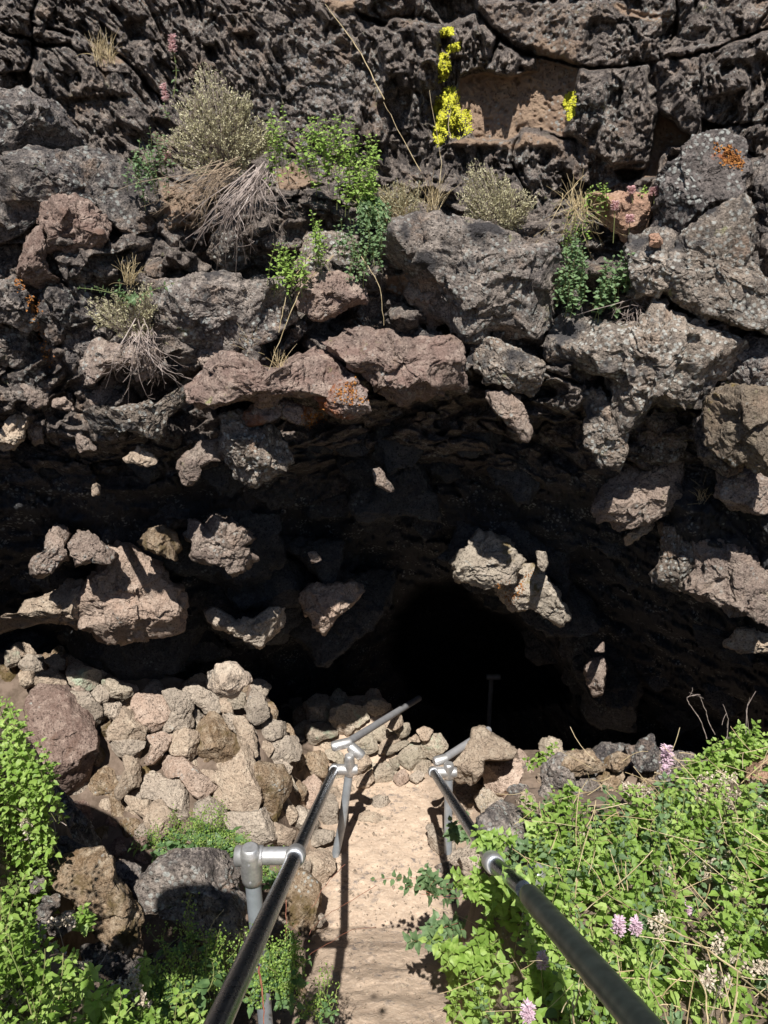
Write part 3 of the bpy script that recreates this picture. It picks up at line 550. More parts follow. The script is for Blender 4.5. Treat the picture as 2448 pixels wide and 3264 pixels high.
wall([
 ('E', '200,120 225,75 275,58 297,100 270,150 292,190 240,235 200,262 150,262 135,215 165,180 200,175', 'walltan', 'knobbly brown rock sunlit alone at the far left of the shade', {}),
 ('E', '300,140 340,100 380,95 450,150 502,180 470,222 400,205 340,222 318,175', 'walltan', 'ragged rock just above the biggest sunlit cave boulder', {}),
 ('E', '605,130 650,75 700,65 750,100 777,150 750,175 762,202 700,180 640,160', 'mossy', 'rounded brown rock with a pale rim in the cave shade', {}),
 ('E', '820,95 860,50 890,80 930,25 1000,55 1060,90 1077,130 1020,150 1060,170 1107,190 1060,222 1000,260 970,230 900,200 832,192 850,150', 'walltan', 'jagged cluster rock with the sun on its points', dict(rough=1.5)),
 ('E', '480,190 570,170 640,222 690,270 725,310 772,335 782,390 762,492 720,502 640,522 520,540 430,532 385,500 365,440 360,380 390,310 440,260', 'pink', 'biggest sunlit boulder on the left wall of the cave', dict(q=.16, T=.22, back=.6, cut=5)),
 ('E', '120,400 230,358 300,325 390,295 430,330 430,470 350,490 250,460 170,468 60,510 -20,522 -20,488 60,470 110,430', 'tan', 'long tapering shelf left of the biggest cave boulder', dict(q=.22, T=.12, ctr='310,400')),
 ('E', '903,450 930,418 965,430 972,462 1050,472 1120,462 1172,403 1217,430 1210,482 1150,552 1110,572 1040,537 960,502 920,482', 'greytan', 'crescent-shaped sunlit rock under the cave roof', dict(q=.30, T=.1, ctr='1060,503')),
 ('E', '1298,380 1350,320 1420,318 1470,322 1512,303 1552,340 1542,370 1480,422 1402,515 1360,482 1330,422', 'pink', 'wedge rock with yellowish top near the head of the path', dict(q=.04)),
 ('E', '1330,178 1362,172 1390,205 1350,222', 'walltan', 'thumb-sized sunlit point high in the cave shade', dict(rough=.7)),
 ('G', '315,210 340,180 372,155 400,98 450,100 520,120 552,170 575,210 560,300 500,300 430,312 330,292 312,250', 'cream', 'pale knobbly sunlit rock left of the mossy spur, right of the cave mouth', dict(q=.06, T=.14, rough=1.4)),
 ('G', '480,270 560,225 640,238 690,285 742,340 777,430 752,482 700,442 640,402 560,412 520,370', 'cream', 'moss-spotted spur on the right wall of the cave', dict(q=.05, T=.12, rough=1.4)),
 ('G', '662,170 700,178 707,230 690,262 664,232', 'cream', 'small stub of sunlit rock above the moss-spotted spur', dict(rough=.7)),
 ('G', '868,672 900,640 947,630 956,690 940,780 910,792 880,740', 'walltan', 'small upright sunlit rock deep in the right-hand shade', dict(rough=.8)),
 ('G', '908,603 935,575 950,556 952,605', 'walltan', 'tiny sunlit point above the small upright rock', dict(rough=.6)),
], 'rock', GC, mode='l', q=0.15)
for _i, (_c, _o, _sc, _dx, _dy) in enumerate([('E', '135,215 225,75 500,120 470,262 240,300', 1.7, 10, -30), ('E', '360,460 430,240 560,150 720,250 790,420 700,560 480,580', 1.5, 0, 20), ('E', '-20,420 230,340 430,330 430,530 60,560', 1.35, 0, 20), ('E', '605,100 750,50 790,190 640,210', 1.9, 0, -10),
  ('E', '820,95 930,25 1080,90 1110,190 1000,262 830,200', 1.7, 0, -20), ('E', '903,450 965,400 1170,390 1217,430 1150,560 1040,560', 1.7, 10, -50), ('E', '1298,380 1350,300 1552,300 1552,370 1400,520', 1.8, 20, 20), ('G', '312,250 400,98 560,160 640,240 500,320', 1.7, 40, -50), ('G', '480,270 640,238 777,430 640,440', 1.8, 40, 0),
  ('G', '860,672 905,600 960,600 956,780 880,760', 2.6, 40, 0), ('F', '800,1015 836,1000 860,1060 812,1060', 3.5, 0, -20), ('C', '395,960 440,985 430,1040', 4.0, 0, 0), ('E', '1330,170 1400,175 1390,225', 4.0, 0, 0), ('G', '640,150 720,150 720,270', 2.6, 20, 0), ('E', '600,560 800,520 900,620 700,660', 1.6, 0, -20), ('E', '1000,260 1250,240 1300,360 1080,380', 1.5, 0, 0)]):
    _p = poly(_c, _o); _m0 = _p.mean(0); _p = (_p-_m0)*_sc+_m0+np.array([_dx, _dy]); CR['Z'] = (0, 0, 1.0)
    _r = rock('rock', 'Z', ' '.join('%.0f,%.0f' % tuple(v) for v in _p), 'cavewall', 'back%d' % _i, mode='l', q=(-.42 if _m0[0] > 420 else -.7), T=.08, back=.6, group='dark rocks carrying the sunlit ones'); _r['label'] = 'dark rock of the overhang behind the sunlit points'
wall([
 ('E', '22,602 80,598 88,650 50,672 22,662', 'green', 'small greenish stone at the far left end of the rubble', {}),
 ('E', '85,652 120,615 190,625 205,680 130,692 88,682', 'greytan', 'flat grey stone second from the left on the rubble crest', {}),
 ('E', '193,640 240,613 282,640 287,682 230,682', 'greytan', 'grey stone third from the left on the rubble crest', {}),
 ('E', '80,692 150,690 157,740 110,767 83,740', 'tan', 'small tan stone under the flat grey crest stone', {}),
 ('E', '150,702 220,680 275,700 290,750 220,772 158,752', 'tan', 'rounded orange-tan stone beside the mint green crest stone', {}),
 ('E', '283,690 320,643 370,670 437,690 430,742 380,772 300,742', 'green', 'mint green crusted stone on the rubble crest', {}),
 ('E', '298,772 340,750 385,780 310,802', 'pink', 'pinkish sliver behind the big left boulder', {}),
 ('E', '393,782 430,745 472,770 462,822 430,832', 'greytan', 'narrow stone right of the pinkish sliver', {}),
 ('E', '438,732 500,713 562,760 582,790 530,822 480,802', 'green', 'tan and green stone at the dark edge of the rubble', {}),
 ('E', '450,832 520,820 527,862 490,902 452,882', 'greytan', 'small grey stone below the tan and green one', {}),
 ('E', '573,802 600,773 700,790 742,850 702,952 640,942 600,892 568,840', 'pink', 'large pinkish stone with a flat face near the crest', {}),
 ('E', '700,782 760,768 832,800 832,870 842,930 750,952 715,985 708,930 742,860', 'greytan', 'tall grey-tan stone right of the large pinkish one', {}),
 ('E', '463,952 530,850 580,860 632,922 622,982 560,992 470,987', 'tan', 'plump pinkish-tan stone at the left of the heap', {}),
 ('E', '795,772 840,740 900,770 942,790 947,862 882,872 850,830', 'greytan', 'stone below the lone triangular stone', {}),
 ('E', '860,912 900,863 960,880 1002,932 1042,1002 1000,1062 940,1102 870,1072 840,1002', 'mossy', 'large central stone with a mossy brown top corner', dict(T=.13, q=.1)),
 ('E', '733,962 800,935 862,960 867,1052 820,1077 740,1042', 'tan', 'smooth round tan stone left of the mossy-cornered one', {}),
 ('E', '913,752 940,663 1010,670 1082,727 1000,772 940,787', 'tan', 'lone triangular stone sticking up into the shade', dict(q=.14, cut=8)),
 ('E', '985,802 1020,765 1062,790 1062,842 1000,852', 'green', 'small greenish stone at the foot of the triangular one', {}),
 ('E', '948,800 990,812 1012,872 960,862', 'tan', 'thin tan sliver beside the small greenish stone', {}),
 ('E', '1058,852 1090,758 1142,800 1162,882 1110,922 1070,892', 'greytan', 'dark grey peaked stone on the crest', {}),
 ('E', '1128,752 1190,733 1257,772 1250,802 1190,862 1150,852', 'pink', 'rosy stone resting on the long curved one', dict(q=.1)),
 ('E', '1240,742 1290,748 1307,850 1312,902 1270,952 1200,902 1252,830', 'greytan', 'long curved stone at the right of the crest', {}),
 ('E', '1103,932 1180,900 1252,912 1252,952 1180,987 1108,967', 'greytan', 'smooth oval grey stone in mid heap', dict(q=.09)),
 ('E', '1000,882 1060,890 1102,962 1112,1052 1060,1062 1030,982', 'tan', 'leaning slab stone behind the mossy-cornered one', {}),
 ('E', '1118,992 1200,975 1282,970 1312,1012 1302,1062 1200,1097 1150,1052', 'greytan', 'broad flat grey stone above the mossy brown one', {}),
 ('E', '960,880 1000,870 1040,900 1030,960 990,930', 'greytan', 'small wedge stone filling the heap', {}),
 ('p', '92,32 200,-5 340,10 332,60 250,122 180,132 120,90', 'greytan', 'rounded grey stone overhanging the dark hollow', dict(q=.1)),
 ('p', '350,0 450,-40 512,0 480,82 400,162 298,192 370,110 385,60', 'pink', 'slanting pink-grey stone between dark gaps', {}),
 ('p', '180,135 250,130 302,190 322,302 240,350 160,412 143,340 190,260 203,190', 'tan', 'tan stone leaning beside the dark hollow', {}),
 ('p', '418,160 450,120 540,118 620,160 690,230 780,280 807,330 700,392 640,372 600,310 560,250 500,270 420,212', 'pink', 'long orange-pink stone slanting down to the right', dict(q=.1, T=.12)),
 ('p', '308,190 380,188 480,270 560,248 592,350 652,520 642,602 560,562 440,442 330,402 318,260', 'greytan', 'big grey triangular slab below the orange-pink stone', dict(q=.07, cut=7)),
 ('p', '668,205 830,238 900,180 1000,58 1032,60 1062,260 1102,400 1062,492 960,502 860,462 788,402 820,320 730,240', 'tan', 'large pyramid-shaped stone with layered base', dict(q=.12, T=.16, cut=8)),
 ('p', '1058,190 1100,173 1240,193 1302,280 1302,350 1240,452 1230,532 1190,557 1130,472 1090,380', 'mossy', 'mossy brown stone right of the pyramid-shaped one', dict(q=.12, T=.13)),
 ('p', '1240,190 1300,250 1350,340 1340,390 1305,350 1300,280', 'green', 'thin pale slab behind the mossy brown stone', {}),
 ('p', '165,432 220,388 330,420 400,410 400,520 340,542 260,472', 'tan', 'half-shaded tan stone at the lip of the hollow', {}),
 ('p', '340,470 440,400 480,470 562,562 480,622 440,672 380,640 340,560', 'tan', 'orange-tipped stone above the weeds', {}),
 ('p', '668,452 760,400 842,450 890,502 860,602 700,622 668,540', 'greytan', 'rough grey stone behind the seeding weeds', {}),
 ('p', '858,512 1020,500 1132,463 1160,540 1202,640 1170,712 1050,702 960,652 880,622', 'greytan', 'wide low stone just above the pipe fitting', {}),
 ('p', '1158,602 1200,568 1332,620 1312,712 1180,712', 'tan', 'pale orange flat stone beside the clamp', dict(rough=.6)),
 ('p', '1333,402 1380,290 1450,250 1502,300 1480,402 1420,492 1360,482', 'pink', 'smooth pink egg-shaped stone behind the left rail', dict(q=.12, rough=.6)),
 ('p', '1298,232 1400,120 1500,88 1547,160 1520,262 1460,262 1380,290 1340,272', 'mossy', 'brown speckled stone near the far post', {}),
 ('p', '1290,522 1350,453 1430,490 1390,620 1310,602', 'greytan', 'stone hidden partly by the left rail', {}),
 ('p', '1490,420 1560,328 1602,400 1612,602 1520,642 1460,602 1470,500', 'greytan', 'tall stone between the left rail and the far post', dict(q=.1)),
 ('p', '1417,650 1470,612 1602,622 1560,692 1470,722 1413,702', 'greytan', 'low layered stone at the foot of the far post', {}),
 ('p', '1398,782 1480,738 1580,760 1592,870 1500,975 1410,902', 'tan', 'tan stone right of the near clamp at the path edge', {}),
 ('e', '870,700 930,500 1050,515 1155,620 1140,800 1090,1000 1010,1200 880,1180 760,1080 735,1000', 'mossy', 'tall mossy stone edging the path under the left rail', dict(q=.05, T=.12, cut=4)),
 ('e', '1105,965 1170,848 1215,920 1168,985', 'greytan', 'pointed little stone on the path by the tall mossy one', {}),
 ('F', '62,1515 90,1488 150,1490 200,1530 205,1600 192,1690 130,1735 88,1680 60,1590', 'brown', 'big reddish-brown boulder at the left edge of the rubble', dict(q=.2, T=.2, cut=4, name='boulder')),
 ('E', '300,780 380,778 442,850 432,922 400,955 370,882 320,832', 'greytan', 'grey shoulder stone behind the reddish-brown boulder', {}),
], 'stone', GR, mode='g', q=.14)
wall([
 ('q', '28,190 80,158 200,173 217,250 212,322 150,302 60,322 48,240', 'green', 'upright stone with mint lichen at the shade line', {}),
 ('q', '58,332 150,303 242,340 252,402 160,430 110,472 58,472', 'green', 'pinkish notched stone below the mint-lichened one', dict(q=.12)),
 ('q', '217,232 300,200 440,218 462,290 380,352 330,402 250,392 213,302', 'green', 'large pale stone with a scalloped shadow on it', {}),
 ('q', '428,212 490,138 560,180 632,200 602,242 520,272 450,242', 'green', 'pale stone sticking up behind the turned-off pipe', dict(q=.1)),
 ('q', '568,312 660,253 702,290 692,342 630,367 583,345', 'tan', 'round tan stone under the turned-off pipe', {}),
 ('q', '358,432 450,380 512,420 522,490 480,527 380,517', 'green', 'mint-coloured stone right of the far elbow fitting', {}),
 ('q', '458,382 560,330 602,380 580,432 510,442', 'green', 'flat mint stone touching the turned-off pipe', {}),
 ('q', '528,472 590,420 700,343 722,390 620,492 570,527 530,512', 'tan', 'slanting long stone crossed by the pipe shadow', {}),
 ('q', '568,502 650,450 730,428 732,460 650,512 590,542', 'green', 'thin stone along the lower edge of the pipe shadow', {}),
 ('q', '648,562 700,490 780,440 842,480 852,562 810,602 760,642 700,602', 'green', 'broad stone in the middle of the path end', {}),
 ('q', '810,472 880,400 940,388 1002,480 960,512 880,562 850,542', 'green', 'stone behind the far right fitting', {}),
 ('q', '778,372 830,343 892,370 860,432 820,437', 'tan', 'small stone at the dark cave sill', {}),
 ('q', '738,422 780,393 817,430 800,447 750,442', 'tan', 'knuckle-sized stone at the dark cave sill', {}),
 ('q', '358,560 470,528 487,590 400,662 330,692 328,640', 'tan', 'flat tan stone right of the far left post', {}),
 ('q', '398,700 490,618 507,690 450,757 388,732', 'tan', 'smooth wedge at the top left of the dirt path', {}),
 ('q', '503,612 580,578 632,640 622,712 510,717', 'green', 'square pale stone at the top of the dirt path', {}),
 ('q', '588,582 650,545 672,602 640,647 600,602', 'green', 'small pale stone above the square one', {}),
 ('q', '628,662 700,628 742,680 680,737 640,712', 'pink', 'pink pointed stone set in the top of the dirt path', {}),
 ('q', '738,672 800,628 842,660 790,717 750,702', 'greytan', 'little grey stone right of the pink pointed one', {}),
 ('q', '178,502 250,478 302,522 290,602 240,572 198,552', 'green', 'greenish stone behind the far left tee fitting', {}),
 ('q', '463,842 520,798 592,810 617,850 540,897 480,882', 'greytan', 'grey stone lying loose on the dirt path', dict(q=.03, T=.05)),
 ('q', '368,962 450,898 560,930 612,960 590,1040 480,1012', 'tan', 'low flat stone sunk in the dirt path', dict(q=.005, T=.02)),
 ('q', '1008,612 1060,500 1140,440 1150,368 1212,353 1300,420 1432,500 1402,562 1230,562 1222,642 1160,702 1060,702', 'tan', 'biggest boulder right of the path end', dict(mode='y', q=3.82, back=.4, T=.2, name='boulder', cut=8)),
 ('q', '1223,602 1260,553 1400,533 1472,590 1472,680 1402,802 1320,817 1260,782 1240,702', 'pink', 'rounded pink boulder below the biggest one', dict(q=.24, T=.18, name='boulder')),
 ('q', '1448,480 1480,498 1530,570 1562,642 1500,662 1470,602', 'pink', 'narrow reddish stone right of the rounded pink boulder', {}),
 ('r', '743,122 830,103 910,130 927,260 860,282 780,222', 'green', 'cream ridged stone standing apart against the black cave', dict(q=.1, rough=1.4)),
 ('r', '110,562 200,440 270,378 382,430 345,500 362,590 280,642 150,652', 'tan', 'broad tan stone beside the right far post', {}),
 ('r', '338,502 400,438 532,510 450,572 390,612', 'green', 'green-edged flat stone under the pink boulder', {}),
 ('r', '368,642 480,558 560,528 642,600 692,760 600,862 470,902 380,782', 'grey', 'grey pitted boulder behind the right rail', dict(q=.12, T=.16, name='boulder')),
 ('r', '928,242 960,198 1100,218 1180,158 1280,163 1350,172 1382,280 1250,422 1080,432 950,402', 'dark', 'long dark flat boulder behind the green plants', dict(mode='y', q=3.0, T=.16, back=.6, name='boulder')),
 ('r', '748,342 900,298 932,400 850,442 760,422', 'tan', 'pale stone left of the long dark boulder', dict(q=.1)),
 ('r', '1340,172 1500,163 1562,200 1542,350 1400,352', 'walltan', 'mossy tan rock behind the tall pink flower', dict(mode='y', q=2.9, back=.6)),
 ('r', '18,702 60,648 140,680 202,740 202,902 120,952 60,882', 'greytan', 'stone striped by the right post shadow', {}),
 ('r', '188,922 330,760 442,902 462,1012 350,1032 250,1002', 'greytan', 'shaded stone under the right rail clamp', {}),
 ('I', '1570,-10 1659,-60 1720,60 1720,230 1640,230 1580,110', 'orange', 'tan sloping boulder at the right edge above the flowers', dict(name='boulder', mode='y', q=2.25, back=.4)),
 ('I', '1600,250 1659,200 1720,240 1720,420 1640,380', 'dark', 'dark rock among the plants at the right edge', dict(name='boulder', mode='y', q=2.05)),
], 'stone', GE, mode='g', q=.11)
wall([
 ('s', '1000,340 1060,280 1180,253 1380,238 1470,270 1560,380 1602,560 1612,802 1500,902 1350,832 1200,702 1000,642 930,480', 'grey', 'rounded pitted boulder left of the near post', dict(q=2.0, T=.2, cut=3)),
 ('s', '740,370 800,298 920,340 960,450 942,600 900,640 840,500', 'grey', 'grey rock wedged between the two big left boulders', dict(q=2.12)),
 ('s', '350,380 440,308 560,250 690,238 742,320 752,430 842,520 917,640 922,880 850,992 760,930 690,800 560,702 500,560 400,502', 'mossy', 'tall ribbed boulder at lower left with a black shadow on it', dict(q=1.93, T=.2, cut=6)),
 ('s', '230,640 300,530 392,518 372,610 312,700 250,722', 'grey', 'ragged rock between weeds and the ribbed boulder', dict(q=1.82)),
 ('s', '320,702 440,640 492,620 492,740 400,802 330,782', 'grey', 'small rough rock below the ragged one at lower left', dict(q=1.8)),
 ('s', '178,402 240,368 302,400 292,470 240,522 200,502', 'grey', 'little grey rock among the weeds at left', dict(q=1.9)),
 ('s', '150,200 280,108 420,150 600,220 742,258 742,322 560,262 440,312 300,342', 'dark', 'dark ridge of rock behind the ribbed boulder', dict(q=2.2)),
 ('s', '-40,762 60,840 92,960 60,1012 -40,1000', 'grey', 'small rock at the left edge hidden in weeds', dict(q=1.45)),
 ('s', '560,860 700,840 900,980 1200,800 1320,900 1250,1080 1000,1150 760,1180 600,1080', 'dark', 'shaded boulder in front of the two big left boulders', dict(q=1.80, T=.12)),
 ('F', '40,1640 100,1690 160,1740 240,1850 200,1900 90,1850 30,1760', 'dark', 'shaded rock in the hollow behind the left weeds', dict(q=2.5)),
], 'boulder', GF, mode='y')
# stones in the dark behind the sill
rs = np.random.RandomState(3)
for k in range(34):
    px = rs.uniform(560, 1900); py = rs.uniform(2090, 2330) if px < 1350 else rs.uniform(2240, 2420); s = rs.uniform(26, 62)
    if px > 1120: continue
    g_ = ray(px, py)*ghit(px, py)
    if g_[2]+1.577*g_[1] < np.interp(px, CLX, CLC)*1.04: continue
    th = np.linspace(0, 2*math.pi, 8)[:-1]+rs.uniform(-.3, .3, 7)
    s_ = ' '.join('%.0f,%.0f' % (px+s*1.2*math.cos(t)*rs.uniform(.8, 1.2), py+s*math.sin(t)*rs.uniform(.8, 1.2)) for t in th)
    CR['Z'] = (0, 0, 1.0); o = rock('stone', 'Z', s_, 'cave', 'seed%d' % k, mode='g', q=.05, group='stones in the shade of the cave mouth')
    o['label'] = 'brown stone lying in the deep shade inside the cave mouth'
# small stones packed between the traced ones
def filler(c, area, n, lo, hi, mats, label, group, seed, q=.0, mode='g', name='stone', dq=0., gap=.72):
    rs = np.random.RandomState(seed); pl = poly(c, area); a, b = pl.min(0), pl.max(0); pts = []; t = 0
    while len(pts) < n and t < 6000:
        t += 1; p = rs.uniform(a, b); s = rs.uniform(lo, hi)
        if sdist(p[None], pl)[0] < 0 or any(np.hypot(*(p-o)) < (s+so)*gap for o, so in pts): continue
        if seed == 13:
            v_ = ray(*p)*(crange(*p)-.1)
            if v_[2]+1.577*v_[1] < np.interp(p[0], CLX, CLC)*1.05: continue
        pts.append((p, s)); th = np.linspace(0, 2*math.pi, 8)[:-1]+rs.uniform(-.35, .35, 7); ax = rs.uniform(.8, 1.25)
        s_ = ' '.join('%.0f,%.0f' % (p[0]+s*ax*math.cos(t_)*rs.uniform(.8, 1.2), p[1]+s/ax*math.sin(t_)*rs.uniform(.8, 1.2)) for t_ in th)
        o = rock(name, 'Z', s_, mats[rs.randint(len(mats))], 'f%d_%d' % (seed, len(pts)), mode=mode, q=q+dq*rs.rand(), group=group); o['label'] = label
CR['Z'] = (0, 0, 1.0)
filler('Z', '10,2060 200,2090 420,2190 560,2190 740,2150 960,2220 980,2400 950,2560 1010,2640 1020,2740 940,2800 760,2740 560,2720 420,2640 330,2560 300,2400 240,2280 20,2160', 95, 26, 46, ['greytan', 'tan', 'mossy'], 'small stone filling a gap of the rubble left of the path', 'small filling stones of the rubble', 5)
filler('Z', '940,2220 1200,2230 1300,2310 1420,2380 1440,2440 1330,2480 1240,2500 1130,2500 1080,2560 1000,2560', 30, 22, 40, ['green', 'tan'], 'small stone filling a gap at the end of the path', 'small filling stones at the path end', 6)
filler('Z', '1440,2500 1560,2440 1800,2440 2000,2460 1800,2560 1600,2640 1480,2660', 22, 26, 42, ['greytan', 'tan', 'grey'], 'small stone filling a gap right of the path end', 'small filling stones right of the path', 7)
filler('Z', '230,2330 330,2480 420,2640 560,2700 480,2760 300,2700 210,2560', 16, 30, 58, ['greytan', 'brown', 'mossy'], 'stone half sunk in the soil of the shaded hollow', 'stones of the shaded hollow', 8)
filler('Z', '1690,2470 1800,2430 2000,2410 2448,2380 2448,2450 2000,2500 1750,2520', 12, 34, 60, ['grey', 'mossy', 'dark'], 'rough stone along the rim behind the green plants', 'rim stones behind the right bank', 18, q=2.72, mode='y')
filler('Z', '900,2720 1030,2740 1010,2950 980,3264 880,3264 860,2900', 10, 24, 40, ['greytan', 'mossy'], 'small stone lining the left edge of the path', 'small stones lining the left path edge', 9)
filler('Z', '1400,2660 1470,2640 1600,2860 1500,3000 1440,2940', 8, 26, 44, ['greytan', 'grey'], 'small stone lining the right edge of the path', 'small stones lining the right path edge', 10)
filler('Z', '-40,620 300,760 420,560 560,700 1250,760 1700,840 2100,600 2480,900 2480,1500 2250,1450 1900,1300 1500,1250 1100,1230 800,1230 300,1380 -40,1380', 26, 50, 120, ['grey', 'dark', 'lichen', 'walltan', 'wallpink'], 'rough rock packed into the cliff between the large boulders', 'rough rocks packed between the cliff boulders', 12, q=-.05, mode='w', name='rock', dq=.12, gap=.8)
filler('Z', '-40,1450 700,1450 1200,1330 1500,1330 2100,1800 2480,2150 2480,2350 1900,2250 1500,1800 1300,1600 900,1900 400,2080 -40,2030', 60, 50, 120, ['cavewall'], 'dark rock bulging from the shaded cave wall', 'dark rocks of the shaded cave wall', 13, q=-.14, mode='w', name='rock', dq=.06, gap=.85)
sg = empty('shadow_caster', (-.70, .42, -1.62), 'added wooden panel on a post, unseen, shading the left bank boulders', 'sign')  # unseen panel on a post, added to throw shade on the bank boulders
def slab(mb, x0, x1, y0, y1, z0, z1, ch=.012):
    P = [(x0+ch, z0), (x1-ch, z0), (x1, z0+ch), (x1, z1-.06), (x1-.03, z1-.02), (x1-.09, z1), (x0+.09, z1), (x0+.03, z1-.02), (x0, z1-.06), (x0, z0+ch)]; n = len(P)
    V = [(x, y0, z) for x, z in P]+[(x, y1, z) for x, z in P]; k = np.arange(n); kn = (k+1) % n; mb.add(V, np.stack([k, kn, kn+n, k+n], 1)); mb.add(V, [list(range(n))]); mb.add(V, [list(range(2*n-1, n-1, -1))])
_m = MB(); slab(_m, -.85, -.56, .40, .43, -.14, .36); _m.build('caster_panel', M['wood'], parent=sg, smooth=False)
_m = MB(); tube(_m, [(-.70, .475, -1.65), (-.70, .475, .2)], .04, 12); _m.build('post', M['wood'], parent=sg)
# out-of-frame panel and post above were added for their shadow on the boulders
CR['Z'] = (0, 0, 1.0)
# ------------------------------------------------------------------ handrails
def rail_part(name, parent, mat, segs, k=28):
    mb = MB()
    for a, b, r in segs: tube(mb, [a, (np.array(a)+b)/2, b], r, k)
    return mb.build(name, M[mat], parent=parent, smooth=True)
def shade_auto(o, ang=40):
    for p in o.data.polygons: pass
def cpt(x, dn, dep):   # camera-space measurements -> world
    return np.array([x, dep*cp-dn*sp_, -dep*sp_-dn*cp])
def unit(v): v = np.asarray(v, float); return v/np.linalg.norm(v)
L0 = cpt(-.276, .851, 1.31); L1 = cpt(-.271, 1.051, 2.41); L2 = cpt(-.277, 1.437, 4.40)
R0 = cpt(.445, .872, 1.31); R1 = cpt(.379, 1.008, 2.09); R2 = cpt(.333, 1.072, 2.41); R3 = cpt(.276, 1.452, 4.40)
def lathe(mb, a, b, prof, k=28):   # prof: (t along a-b, radius)
    a = np.array(a); b = np.array(b); pts = [a+(b-a)*t for t, r in prof]
    d = unit(b-a); u, v = frame_of(d); th = np.arange(k)*2*math.pi/k; ring = np.cos(th)[:, None]*u+np.sin(th)[:, None]*v
    V = np.concatenate([p+ring*r for p, (t, r) in zip(pts, prof)]); j = np.arange(k); jn = (j+1) % k
    F = np.concatenate([np.stack([i*k+j, i*k+jn, (i+1)*k+jn, (i+1)*k+j], 1) for i in range(len(prof)-1)]); mb.add(V, F)
    for e, base in ((0, 0), (-1, (len(prof)-1)*k)):
        mb.add(np.vstack([V[base:base+k], pts[e]]), np.stack([j, jn, np.full(k, k)], 1))
def handrail(side, label):
    s = -1 if side == 'l' else 1
    A, B, D_ = (L0, L1, L2) if s < 0 else (R0, R2, R3)
    g = np.array([A[0], B[1], ground(B[0]-.1*s*-1, B[1])]); root = empty('handrail', (B[0], B[1], float(ground(B[0]+s*.12, B[1]))), label, 'handrail', 'handrails of the cave path')
    d = unit(B-A); start = A-d*1.3; r = .0225
    if s < 0: rail_part('rail', root, 'rail', [(start, B, r)]); 
    else:
        rail_part('rail', root, 'rail', [(R1-.03*unit(R1-R2), R2, r)]); mb = MB(); e = unit(R0-R1); L_ = np.linalg.norm(R0+e*1.3-R1)
        lathe(mb, R1, R0+e*1.3, [(0, .008), (.003/L_, .016), (.012/L_, .024), (.03/L_, .0285), (.06/L_, .0295), (1, .0295)], 36)
        o = mb.build('rail_sleeve', M['sleeve'], parent=root); o['label'] = 'thicker dull sleeve over the nearest length of rail'
    e = unit(D_-B); rail_part('rail', root, 'rail', [(B, D_, r)])
    # near post, cap, cross tee and collar
    px_ = B[0]+(-.135 if s < 0 else .13); top = B[2]+(.035 if s < 0 else -.02); zb = float(ground(px_, B[1]))-.15
    base = np.array([px_-s*.012, B[1]-.01, zb]); tp = np.array([px_, B[1]-.01, top])
    mb = MB(); tube(mb, [base, tp], .0245, 26); mb.build('post', M['post'], parent=root)
    mb = MB(); lathe(mb, tp-[0, 0, .125], tp+[0, 0, .008], [(0, .0265), (.02, .031), (.15, .0325), (.8, .0325), (.88, .031), (.9, .0285), (.97, .0275), (1, .022)])
    a_ = B+[s*.185, 0, 0]
    if s < 0: lathe(mb, a_-[0, 0, .0], B+[s*.098, 0, 0], [(0, .026), (.04, .031), (.96, .031), (1, .028)]); lathe(mb, B+[s*.10, 0, 0], B+[s*.02, 0, 0], [(0, .0255), (.15, .0265), (1, .0265)])
    lathe(mb, B-d*.03, B+d*.03, [(0, .0262), (.08, .031), (.2, .032), (.8, .032), (.92, .031), (1, .0262)])
    o = mb.build('pipe_fitting', M['fit'], parent=root)
    mb = MB(); lathe(mb, tp-[0, .0335, .032], tp-[0, .0305, .032], [(0, .004), (1, .004)], 10); lathe(mb, tp-[0, .0335, .1], tp-[0, .0305, .1], [(0, .004), (1, .004)], 10)
    mb.build('set_screw', M['greypipe'], parent=root)
    # far post with swivel elbow and the length that turns off into the cave
    fx = D_[0]+s*-.085 if s < 0 else D_[0]+.085; off_ = .085
    F0 = D_+[off_, .0, .0]; zf = -3.56
    if s < 0: fb = np.array([F0[0]-.12, F0[1]-.03, zf-.1])
    else: fb = np.array([F0[0]+.012, F0[1]-.02, zf-.02])
    ft = F0+[0, 0, .10 if s < 0 else .06]
    mb = MB(); tube(mb, [fb, (fb+F0)/2+[.012 if s < 0 else 0, 0, 0], F0], .0235, 22); mb.build('post', M['post'], parent=root)
    mb = MB(); lathe(mb, F0-[0, 0, .03], ft, [(0, .03), (.05, .032), (.85, .028), (.95, .026), (1, .02)])
    lathe(mb, D_+[-.02, 0, 0], F0+[.045, 0, 0], [(0, .026), (.05, .030), (.9, .030), (1, .026)]); lathe(mb, D_-e*.03, D_+e*.03, [(0, .026), (.1, .0305), (.9, .0305), (1, .026)])
    if s < 0:
        E_ = ft+[-.03, .05, .03]; lathe(mb, E_+[-.07, -.02, .0], E_+[.04, .01, .01], [(0, .022), (.1, .028), (.9, .029), (1, .024)])
        lathe(mb, ft+[.0, .05, .02], ft+[.075, .02, -.03], [(0, .026), (.1, .03), (.85, .03), (1, .022)])
    else:
        E_ = ft+[-.06, .05, -.03]; lathe(mb, E_+[-.02, 0, 0], E_+[.05, .03, 0], [(0, .022), (.15, .028), (1, .028)])
    mb.build('pipe_fitting', M['fit'], parent=root)
    # turned-off rail: from the elbow to the measured sight point
    if s < 0: S_ = E_; X_ = at(1325, 2232, float(ylit(1325, 2232, 1.0)))
    else: S_ = E_+[.03, .02, 0]; X_ = at(1560, 2325, E_[1]+.42)
    rail_part('side_rail', root, 'greypipe', [(S_, X_+(X_-S_)*(.06 if s < 0 else -.02), .0225)])
    return root
